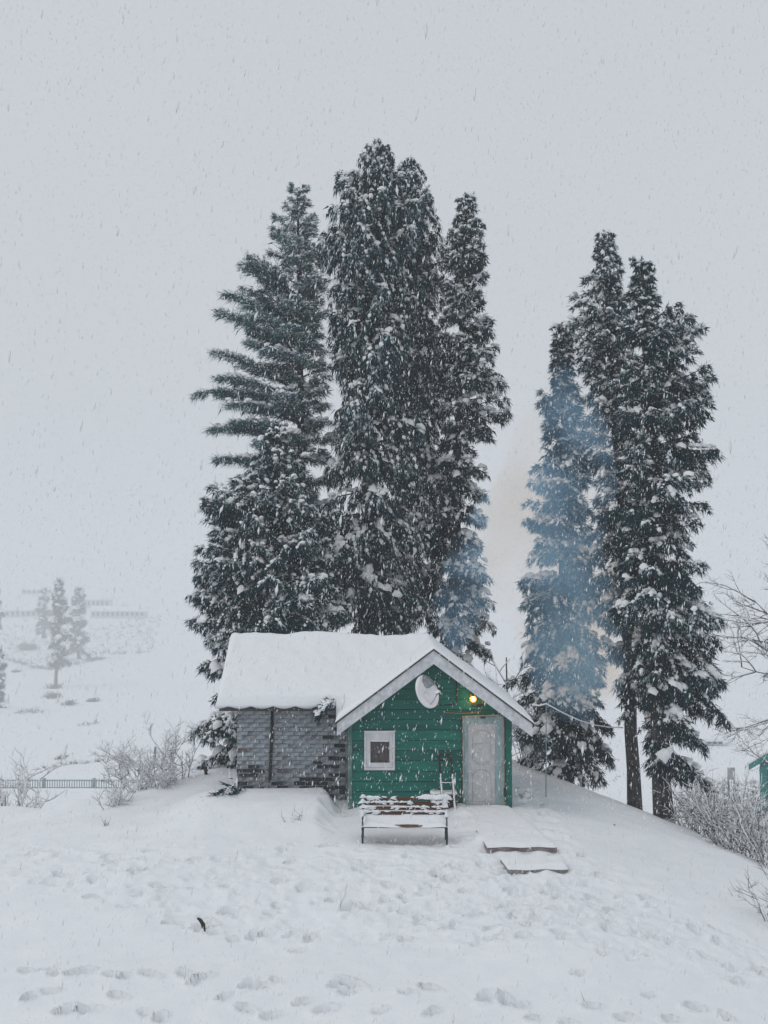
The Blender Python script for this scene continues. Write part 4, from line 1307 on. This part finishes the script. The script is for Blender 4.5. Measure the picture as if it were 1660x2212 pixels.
shr_lab = ['tall twiggy shrub beside the thick trunk', 'second shrub of the right hedge, left of middle', 'middle shrub of the right hedge', 'bushiest shrub near right end of hedge', 'last hedge shrub at the right frame edge']
for i, (xd, Y, h) in enumerate(((1478, 30.2, 1.0), (1525, 29.6, 1.05), (1570, 28.4, 1.1), (1618, 27.6, 1.25), (1665, 27.0, 1.2))):
    shrub('bare_shrub', shr_lab[i], gpt(xd, Y), h, .95, 50 + i, 24, 2, SHR, snowy=.42, r0=.011)
shrub('bare_shrub', 'dark twiggy shrub alone at lower right frame edge', gpt(1650, 22.0), .85, .7, 61, 12, 2, SHR, snowy=.35, r0=.010)
DRY = 'dry stalks poking through the snow'
for i, (xd, yd, h, n_, lb) in enumerate(((640, 1778, .38, 7, 'cluster of dry stalks in the bank before the brick wall'), (540, 1762, .18, 3, 'few short stalks left of the bank'), (225, 1785, .3, 6, 'loose stalks on the left slope below bushes'),
                                     (440, 1752, .22, 2, 'single thin stalk near the left mound edge'), (1515, 1925, .3, 2, 'thin stalk on the smooth right slope'), (1583, 1935, .4, 3, 'stalks just left of dark shrub at right'),
                                     (1272, 2168, .4, 1, 'lone upright stalk near the bottom of picture'), (742, 1768, .35, 5, 'thin frosted twigs between brick corner and bench'))):
    p = ground_hit(xd, yd, 12)
    shrub('dry_stalk', lb, p, h, h * .7, 70 + i, n_, 1 if n_ > 3 else 0, DRY, 'stalk', snowy=.3 if i != 7 else .9, r0=.006)

# bare trees --------------------------------------------------------------------
def bare_tree(label, base, dirs, seed, L0, r0, lev):
    rng = random.Random(seed)
    root_ = empty('bare_tree', base); tag(root_, label, 'tree', None)
    q_ = MB(); sn = MB()
    def grow(p, d, L, r_, l_):
        n = 5; pts = [p]
        for k_ in range(n):
            d = (d + Vector((rng.gauss(0, .12), rng.gauss(0, .12), rng.gauss(0.0, .10)))).normalized()
            p = p + d * (L / n); pts.append(p)
            if l_ > 0 and (k_ > 0):
                for _ in range(rng.choice((1, 1, 2))):
                    sd_ = Vector((rng.gauss(0, .55), rng.gauss(0, .55), rng.gauss(.05, .4)))
                    grow(p, (d * .75 + sd_).normalized(), L * rng.uniform(.4, .62), r_ * .58, l_ - 1)
        q_.tube(pts, [max(r_ * (1 - .15 * i), .004) for i in range(n + 1)], 4 if l_ > 1 else 3, False)
        if rng.random() < .5 and r_ > .008:
            sn.tube([x_ + Vector((0, 0, r_)) for x_ in pts], [r_ * .8] * (n + 1), 4, True)
    for (p, d, L, r_) in dirs:
        grow(Vector(p), Vector(d).normalized(), L, r_, lev)
    tr_ = MB(); tr_.tube([(0, 0, -1), (0.05, 0, L0 * .4), (0, 0, L0)], [r0 * 1.2, r0, r0 * .4], 8)
    o_ = tr_.build('trunk', M['bark'], None); o_.parent = root_
    o_ = q_.build('crown', M['twig'], None); o_.parent = root_; o_['kind'] = 'stuff'
    if sn.v:
        o_ = sn.build('limb_snow', M['snow_tree'], None); o_.parent = root_; o_['kind'] = 'stuff'
    return root_


bt = gpt(1765, 46)
hb = at(1720, 1385, 46).z - bt.z
bare_tree('leafless tree reaching into the picture from right edge', bt,
          [((0, 0, hb - 1.6), (-.5, 0, .75), 3.0, .055), ((0, 0, hb - .4), (-.9, .1, .45), 2.7, .05), ((0, 0, hb - 1.5), (-1, .2, .05), 2.6, .045), ((0, 0, hb + 1), (-.6, -.2, .8), 1.9, .04), ((0, 0, hb - 2.4), (-1, 0, -.1), 2.4, .035), ((0, 0, hb), (.6, 0, .8), 3.0, .09),
           ((0, 0, hb - 4.6), (-1, 0, .12), 1.8, .03), ((0, 0, hb - 6.0), (-1, .1, .0), 1.8, .03)], 5, hb + 3, .22, 3)
bs = gpt(1095, 44)
hs = at(1095, 1478, 44).z - bs.z
bare_tree('thin leafless sapling seen between the roof and smoky conifer', bs, [((0, 0, hs), (-.5, 0, .8), 1.2, .03), ((0, 0, hs - .2), (.6, 0, .8), 1.2, .03), ((0, 0, hs - .5), (-.6, 0, .9), 1.0, .02), ((0, 0, hs - 2.5), (.8, 0, .5), 1.4, .02), ((0, 0, hs - 3.0), (-.8, 0, .4), 1.4, .02)], 6, hs + .9, .05, 1)
shrub('bare_shrub', 'tangle of thin frosted stems behind the cabin at right', gpt(1135, 36.5), 2.0, 1.6, 77, 22, 2, SHR, snowy=.7, r0=.012)

# poles, cable -------------------------------------------------------------------
p0, p1 = at(336, 1613, 31.5), at(329, 1690, 31.5)
q = MB(); dv = Vector(p1) - Vector(p0); q.tube([Vector((0, 0, 0)) - dv, Vector((0, 0, 0)), dv * .5], [.03, .035, .04], 7)
o = q.build('leaning_pole', M['fence'], None); o.location = p1; tag(o, 'thin leaning pole rising from the left bushes', 'pole')
p0 = at(445, 1660, 30.5); g0 = gz(p0.x, 30.5)
q = MB(); q.tube([(0, 0, -.2), (0, 0, p0.z - g0)], .04, 7); q.tube([(0, 0, p0.z - g0 - .05), (0, 0, p0.z - g0 + .04)], [.06, .03], 7)
o = q.build('stub_post', M['dark_wood'], None); o.location = (p0.x, 30.5, g0); tag(o, 'short dark post beside the bushy conifer', 'post')
p0 = at(1180, 1525, 28.2); g0 = gz(p0.x, 28.2)
q = MB(); q.tube([(-.02, 0, -.2), (0, 0, p0.z - g0)], .013, 6)
o = q.build('thin_pole', M['fence'], None); o.location = (p0.x, 28.2, g0); tag(o, 'thin upright rod holding the snowy line beside roof end', 'pole')
a_, b_ = at(1150, 1522, 26.6), at(1345, 1572, 32.9)
mid = at(1180, 1522, 28.2) + Vector((0, 0, .02))
pts = [a_.lerp(mid, t_) + Vector((0, 0, -.03 * math.sin(t_ * math.pi))) for t_ in (0, .5)] + [mid.lerp(b_, t_) + Vector((0, 0, -.15 * math.sin(t_ * math.pi))) for t_ in (0, .2, .4, .6, .8, 1)]
q = MB(); q.tube(pts, [.013 + .005 * random.random() for _ in pts], 7); o = q.build('snowy_line', M['snow_far'], None, smooth=True); tag(o, 'snow-coated line running from the roof end to the trunks', 'line')

# dark stump and bits ----------------------------------------------------------
p = ground_hit(437, 2004, 12)
q = MB(); q.tube([(.03, 0, -.1), (.01, .01, .03), (-.03, .02, .09), (-.075, .02, .12)], [.03, .03, .026, .014], 7); o = q.build('wood_stub', M['dark_wood'], None, jitter=.008); o.location = p; tag(o, 'dark stub of wood sticking out of the trodden foreground snow', 'stub')
p = ground_hit(1325, 1787, 12)
q = MB(); q.tube([(-.04, 0, 0), (.03, 0, .03), (.06, .01, .01)], [.02, .03, .01], 6); o = q.build('bark_scrap', M['black'], None, jitter=.006); o.location = p; tag(o, 'tiny black scrap lying on the smooth right slope', 'scrap')

# right background: hut, board, wire fence ---------------------------------------
hp = gpt(1690, 52)
hut = empty('kiosk', hp, -math.atan2(hp.x, hp.y)); tag(hut, 'teal wooden hut with snowy gable roof cut by right edge', 'hut')
ha, he = at(1668, 1622, 52).z - hp.z, at(1612, 1660, 52).z - hp.z
hx = at(1612, 1660, 52).x - hp.x; hax = at(1668, 1622, 52).x - hp.x
hwl = at(1643, 1700, 52).x - hp.x
q = MB(); q.prism([(hwl, -1), (hax * 2 - hwl, -1), (hax * 2 - hwl, he), (hax, ha - .25), (hwl, he)], 0.35, 3.0); o = q.build('hut_wall', M['hut_green'], None); o.parent = hut
for s in (0, 1):
    xe = hx if s == 0 else 2 * hax - hx
    q = MB(); q.prism([(hax, ha), (xe, he), (xe, he - .22), (hax, ha - .25)], 0, .04); o = q.build('gable_board', M['hut_green'], None, .01); o.parent = hut
    q = MB(); q.prism([(hax, ha + .14), (xe, he + .12), (xe, he + .005), (hax, ha + .005)], -.03, 3.2); o = q.build('roof_snow', M['snow_far'], None, .03); o.parent = hut
for k_ in range(4):
    xx = hwl + .02 + k_ * .3
    q = MB(); q.box(xx, xx + .27, .31, .347, -1, he); o = q.build('wall_board', M['hut_green'], None, .006); o.parent = hut
sp0 = gpt(1580, 75)
sb_ = empty('notice_board', sp0); tag(sb_, 'plain grey board on legs in the scrub at right', 'board')
z1, z0 = at(1580, 1658, 75).z - sp0.z, at(1580, 1684, 75).z - sp0.z
wd_ = (at(1588, 1670, 75).x - at(1572, 1670, 75).x) / 2
q = MB(); q.box(-wd_, wd_, -.03, .03, z0, z1); o = q.build('panel', M['grey_board'], None, .01); o.parent = sb_
for s in (-1, 1):
    q = MB(); q.tube([(s * wd_ * .8, .05, -.4), (s * wd_ * .8, .05, z1 - .1)], .04, 6); o = q.build('leg', M['fence'], None); o.parent = sb_
wf = empty('wire_fence', gpt(1560, 33)); tag(wf, 'low wire fence running behind the right hedge', 'fence')
w0 = wf.location
top = at(1560, 1752, 33).z - w0.z
for i, xd in enumerate((1440, 1500, 1560, 1620, 1680)):
    xx = at(xd, 1700, 33).x - w0.x
    q = MB(); q.tube([(xx, 0, -.8), (xx, 0, top + .04)], .022, 6); o = q.build('fence_post', M['fence'], None); o.parent = wf
x0_, x1_ = at(1440, 1700, 33).x - w0.x, at(1680, 1700, 33).x - w0.x
for k_ in range(4):
    q = MB(); q.tube([(x0_, 0, top - .16 * k_), (x1_, 0, top - .16 * k_)], .008 if k_ else .014, 4); o = q.build('fence_wire', M['fence'], None); o.parent = wf

# left background: picket fence ----------------------------------------------------
YP = 128.0
pf0 = at(150, 1707, YP)
gpf = gz(pf0.x, YP)
pf = empty('picket_fence', (pf0.x, YP, pf0.z)); tag(pf, 'long blue-grey picket fence crossing the valley floor at left', 'fence')
xl_, xr_ = at(-20, 1700, YP).x - pf0.x, at(300, 1700, YP).x - pf0.x
hp_ = at(150, 1684, YP).z - pf0.z
pk = MB(); pk.add([(-.045, 0, -.6), (.045, 0, -.6), (.045, .03, -.6), (-.045, .03, -.6), (-.045, 0, hp_), (.045, 0, hp_), (.045, .03, hp_), (-.045, .03, hp_), (0, 0, hp_ + .07), (0, .03, hp_ + .07)],
                  [(0, 1, 5, 8, 4), (3, 7, 9, 6, 2), (0, 4, 7, 3), (1, 2, 6, 5), (4, 8, 9, 7), (8, 5, 6, 9), (0, 3, 2, 1)])
o = pk.build('picket', M['fence'], None); o.parent = pf; o.location = (xl_, 0, 0)
pkm = o.data
x = xl_ + .24
while x < xr_:
    o = bpy.data.objects.new('picket', pkm); COL.objects.link(o); o.parent = pf; o.location = (x, 0, 0)
    x += .24
for xd in (-8, 95, 203, 309):
    q = MB(); q.box(-.14, .14, -.1, .15, -.8, hp_ + .14)
    o = q.build('fence_post', M['fence'], None, .02); o.parent = pf; o.location = (at(xd, 1700, YP).x - pf0.x, 0, 0)
for hh in (.18, hp_ - .14):
    q = MB(); q.box(xl_, xr_, .032, .09, hh, hh + .1); o = q.build('fence_rail', M['fence'], None); o.parent = pf
q = MB(); q.box(xl_, xr_, -.02, .09, hp_ - .038, hp_ - .0); o = q.build('rail_snow', M['snow_far'], None); o.parent = pf

# far village ---------------------------------------------------------------------
GV = 'snow-roofed buildings of the hillside village'
def far_house(label, Y, x0, x1, yroof, yeave, ybase, nwin, gable=False):
    Y = ground_hit((x0 + x1) / 2, ybase, 200).y
    a, b_ = at(x0, ybase, Y), at(x1, ybase, Y)
    h_ = empty('village_house', ((a.x + b_.x) / 2, Y, a.z)); tag(h_, label, 'building', GV)
    hw = (b_.x - a.x) / 2
    ze, zr = at(x0, yeave, Y).z - a.z, at(x0, yroof, Y).z - a.z
    q_ = MB()
    if gable: q_.prism([(-hw, -6), (hw, -6), (hw, ze), (0, zr), (-hw, ze)], 0, 12)
    else: q_.box(-hw, hw, 0, 12, -6, ze)
    o_ = q_.build('wall', M['far_wall'], None); o_.parent = h_
    q_ = MB()
    if gable:
        for s_ in (-1, 1):
            q_.prism([(0, zr + .9), (s_ * (hw + .8), ze + .4), (s_ * (hw + .8), ze - .4), (0, zr + .05)], -1, 12.5)
    else:
        q_.add([(-hw - 1, -1, ze), (hw + 1, -1, ze), (hw + 1, 6, zr), (-hw - 1, 6, zr), (-hw - 1, 13, ze), (hw + 1, 13, ze), (-hw - 1, -1, ze - .5), (hw + 1, -1, ze - .5), (hw + 1, 13, ze - .5), (-hw - 1, 13, ze - .5)],
                [(0, 1, 2, 3), (3, 2, 5, 4), (6, 7, 1, 0), (1, 7, 8, 5, 2), (6, 0, 3, 4, 9), (9, 8, 7, 6), (4, 5, 8, 9)])
    o_ = q_.build('snowy_roof', M['snow_far'], None); o_.parent = h_
    ww = 2 * hw / max(nwin, 1)
    wm = None
    for i in range(nwin):
        xx = -hw + ww * (i + .5)
        q_ = MB(); q_.box(xx - ww * .28, xx + ww * .28, -.12, -.02, ze * .3, ze * .78); o_ = q_.build('window', M['far_window'], None); o_.parent = h_
    return h_


far_house('long low village building with window row, right of the far trees', 800, 196, 312, 1309, 1319, 1335, 11)
far_house('two-storey village house directly behind the far trees', 830, 168, 235, 1282, 1294, 1314, 7)
far_house('tiny gabled village house at right end of the row', 820, 252, 286, 1305, 1313, 1322, 2, True)
far_house('long low village building at left, left of the far trees', 790, 10, 112, 1306, 1317, 1335, 9)
far_house('highest faint village block with flat dark roof edge', 880, 46, 112, 1268, 1273, 1284, 6)
far_house('faint building low on the right background slope', 420, 1490, 1562, 1585, 1594, 1612, 6)

# scrub clumps and dark lines on the far slopes -------------------------------------
GS = 'dark scrub patches on the far snowy slopes'
sc_lab = ['scrub patch at foot of the bare-trunked far tree', 'long scrub patch below the bare-trunked far tree', 'scrub patch right of the long one', 'round scrub patch beside it on the open slope', 'faint wide scrub left of the far trees', 'small scrub on the lower open slope', 'scrub patch right of the far conifers, upper slope', 'little scrub left of tree foot']
for i, (xd, yd, w_, h_) in enumerate(((118, 1488, 30, 16), (113, 1508, 34, 22), (150, 1522, 34, 15), (200, 1516, 26, 13), (60, 1405, 40, 30), (132, 1640, 24, 10), (205, 1425, 40, 8), (35, 1452, 16, 8))):
    p = ground_hit(xd, yd, 60)
    s_ = p.y / F / DS
    rng = np.random.default_rng(900 + i)
    n_ = 120
    PP = np.stack([rng.normal(0, w_ * .24 * s_ * DS * DS * 1.0, n_), rng.normal(0, 2.0, n_), np.abs(rng.normal(0, h_ * .2 * s_ * DS * DS, n_))], -1)
    DD = rng.normal(0, .5, (n_, 3)); DD[:, 2] = 1.0
    V, Fc = blades(PP, DD / np.linalg.norm(DD, axis=1, keepdims=True), np.full(n_, h_ * .35 * s_ * DS * DS), .10 * s_ / 1.2, .5, 9, 0, rng)
    o = mesh_np('scrub_patch', V, Fc, M['scrub'], False); o.location = p; tag(o, sc_lab[i], 'scrub', GS)
# low scrubby grass breaking through snow on right flat and along furrows at left
rng = np.random.default_rng(77)
PP = []
for (x0, x1, y0, y1, n_) in ((1470, 1665, 1690, 1748, 420), (1110, 1340, 1655, 1690, 60)):
    for _ in range(n_):
        p = ground_hit(rng.uniform(x0, x1), rng.uniform(y0, y1), 36); PP.append(tuple(p))
for (xa, ya, xb, yb, n_) in ((75, 1662, 260, 1640, 70), (240, 1640, 330, 1630, 25), (30, 1540, 95, 1539, 30), (170, 1570, 215, 1562, 14), (150, 1415, 325, 1410, 40), (325, 1410, 345, 1340, 16)):
    for _ in range(n_):
        t_ = rng.random(); p = ground_hit(xa + (xb - xa) * t_, ya + (yb - ya) * t_ + rng.normal(0, 1.0), 60); PP.append(tuple(p))
FLD = np.array([(0, 1350), (120, 1362), (350, 1332), (325, 1412), (230, 1416), (110, 1440), (0, 1428)], float)
k_ = 0
while k_ < 420:
    px, py = rng.uniform(0, 350), rng.uniform(1330, 1442)
    if poly_sd(np.array([px]), np.array([py]), FLD)[0] < 0 or rng.random() > .4 + .9 * (float(fbm(np.array([px]), np.array([py]) * 2.5, 60, 8)[0]) + .3): continue
    k_ += 1
    PP.append(tuple(ground_hit(px, py, 200)))
for _ in range(90):
    t_ = rng.random(); PP.append(tuple(ground_hit(10 + 105 * t_, 1424 + 22 * math.sin(t_ * 1.6) + rng.normal(0, 1.2), 200)))
for _ in range(70):
    t_ = rng.random(); PP.append(tuple(ground_hit(112 + 110 * t_, 1446 - 24 * t_ + rng.normal(0, 1.2), 200)))
PP = np.array(PP)
sc_ = PP[:, 1] / 60.0
DD = rng.normal(0, .5, PP.shape); DD[:, 2] = .7
V, Fc = blades(PP, DD / np.linalg.norm(DD, axis=1, keepdims=True), np.minimum(.28 * sc_, 2.2), .013 * sc_, .55, 5, 0, rng)
o = mesh_np('dry_grass', V, Fc, M['scrub'], False); tag(o, kind='stuff')

# ------------------------------------------------------------------ falling snow
rng = np.random.default_rng(99)
N = 86000
dens_y = rng.random(N * 4)
YS = (6.0 ** 3 + dens_y * (33.0 ** 3 - 6.0 ** 3)) ** (1 / 3)
XS = rng.uniform(-1, 1, N * 4) * YS * 0.385
ZS = CAM.z + rng.uniform(-0.36, 0.47, N * 4) * YS * 1.05
gb = gbase(XS, YS)
ok = (ZS > gb + 0.05)
incab = (XS > -3.5) & (XS < 3.05) & (YS > 25.7) & (YS < 31) & (ZS < 3.5)
ok &= ~incab
XS, YS, ZS = XS[ok][:N], YS[ok][:N], ZS[ok][:N]
N = len(XS)
wdt = (.0026 + .0038 * rng.random(N) ** 1.6) * (1 + 1.6 * (rng.random(N) < .02) + 2.0 * (rng.random(N) < .004))
lng = wdt * rng.uniform(2.5, 4.6, N)
ax_ = np.stack([rng.normal(0.10, .13, N), rng.normal(0, .13, N), np.ones(N)], -1); ax_ /= np.linalg.norm(ax_, axis=1, keepdims=True)
s1 = np.cross(ax_, np.tile([0, 1.0, 0], (N, 1))); s1 /= np.linalg.norm(s1, axis=1, keepdims=True)
s2 = np.cross(ax_, s1)
C = np.stack([XS, YS, ZS], -1)
w1, l1_ = wdt[:, None], lng[:, None]
V = np.stack([C + ax_ * l1_, C + s1 * w1, C + (s2 * .87 - s1 * .5) * w1, C - (s2 * .87 + s1 * .5) * w1, C - ax_ * l1_], 1).reshape(-1, 3)
fb = np.array([(0, 1, 2), (0, 2, 3), (0, 3, 1), (4, 2, 1), (4, 3, 2), (4, 1, 3)])
Fc = (fb[None] + (np.arange(N) * 5)[:, None, None]).reshape(-1, 3)
o = mesh_np('falling_snow', V, Fc, M['flake'], False); tag(o, kind='stuff')

# ------------------------------------------------------------------ smoke
m = bpy.data.materials.new('blue_wood_smoke'); m.use_nodes = True
t = m.node_tree; t.nodes.clear()
out = t.nodes.new('ShaderNodeOutputMaterial')
vs_ = t.nodes.new('ShaderNodeVolumeScatter')
vs_.inputs['Color'].default_value = (0.34, 0.64, 0.98, 1)
tcx = t.nodes.new('ShaderNodeTexCoord')
n1_ = t.nodes.new('ShaderNodeTexNoise'); n1_.inputs['Scale'].default_value = 0.55; n1_.inputs['Detail'].default_value = 3; n1_.inputs['Distortion'].default_value = 0.6
mr = t.nodes.new('ShaderNodeMapRange'); mr.inputs[1].default_value = 0.40; mr.inputs[2].default_value = 0.75; mr.inputs[3].default_value = 0.015; mr.inputs[4].default_value = 0.72
t.links.new(tcx.outputs['Object'], n1_.inputs['Vector']); t.links.new(n1_.outputs['Fac'], mr.inputs[0]); t.links.new(mr.outputs[0], vs_.inputs['Density'])
t.links.new(vs_.outputs[0], out.inputs['Volume'])
M['smoke'] = m
bm_ = bmesh.new()
path = [(986, 1425, 31.0, .14), (986, 1370, 30.9, .40), (992, 1310, 30.8, .66), (1020, 1255, 30.8, .85), (1065, 1215, 30.9, 1.15), (1120, 1180, 31.0, 1.45), (1175, 1130, 31.2, 1.6), (1202, 1050, 31.2, 1.5), (1212, 960, 31.2, 1.3), (1214, 890, 31.2, .9), (1210, 820, 31.2, .5), (1206, 760, 31.2, .16),
        (1195, 1220, 31.2, 1.3), (1218, 1300, 31.2, 1.4), (1238, 1380, 31.2, 1.4), (1246, 1450, 31.2, 1.2), (1250, 1510, 31.2, .7)]
chains = [path[:11], [path[6]] + path[11:]]
for ch_ in chains:
    for a_, b_ in zip(ch_[:-1], ch_[1:]):
        for k_ in range(5):
            f_ = k_ / 5
            c_ = at(a_[0] + (b_[0] - a_[0]) * f_, a_[1] + (b_[1] - a_[1]) * f_, a_[2] + (b_[2] - a_[2]) * f_)
            bmesh.ops.create_icosphere(bm_, subdivisions=2, radius=a_[3] + (b_[3] - a_[3]) * f_, matrix=Matrix.Translation(c_))
me_ = bpy.data.meshes.new('chimney_smoke'); bm_.to_mesh(me_); bm_.free(); me_.materials.append(M['smoke'])
o = bpy.data.objects.new('chimney_smoke', me_); COL.objects.link(o)
rm = o.modifiers.new('union', 'REMESH'); rm.mode = 'VOXEL'; rm.voxel_size = 0.14
tag(o, kind='stuff')

# ------------------------------------------------------------------ haze
m = bpy.data.materials.new('snowy_air'); m.use_nodes = True
t = m.node_tree; t.nodes.clear()
out = t.nodes.new('ShaderNodeOutputMaterial'); pv = t.nodes.new('ShaderNodeVolumePrincipled')
pv.inputs['Color'].default_value = (0.95, 0.96, 0.98, 1)
pv.inputs['Density'].default_value = 0.0016
t.links.new(pv.outputs[0], out.inputs['Volume'])
q = MB(); q.box(-950, 950, -12, 2350, -52, 62)
o = q.build('haze', m, None); tag(o, kind='stuff')
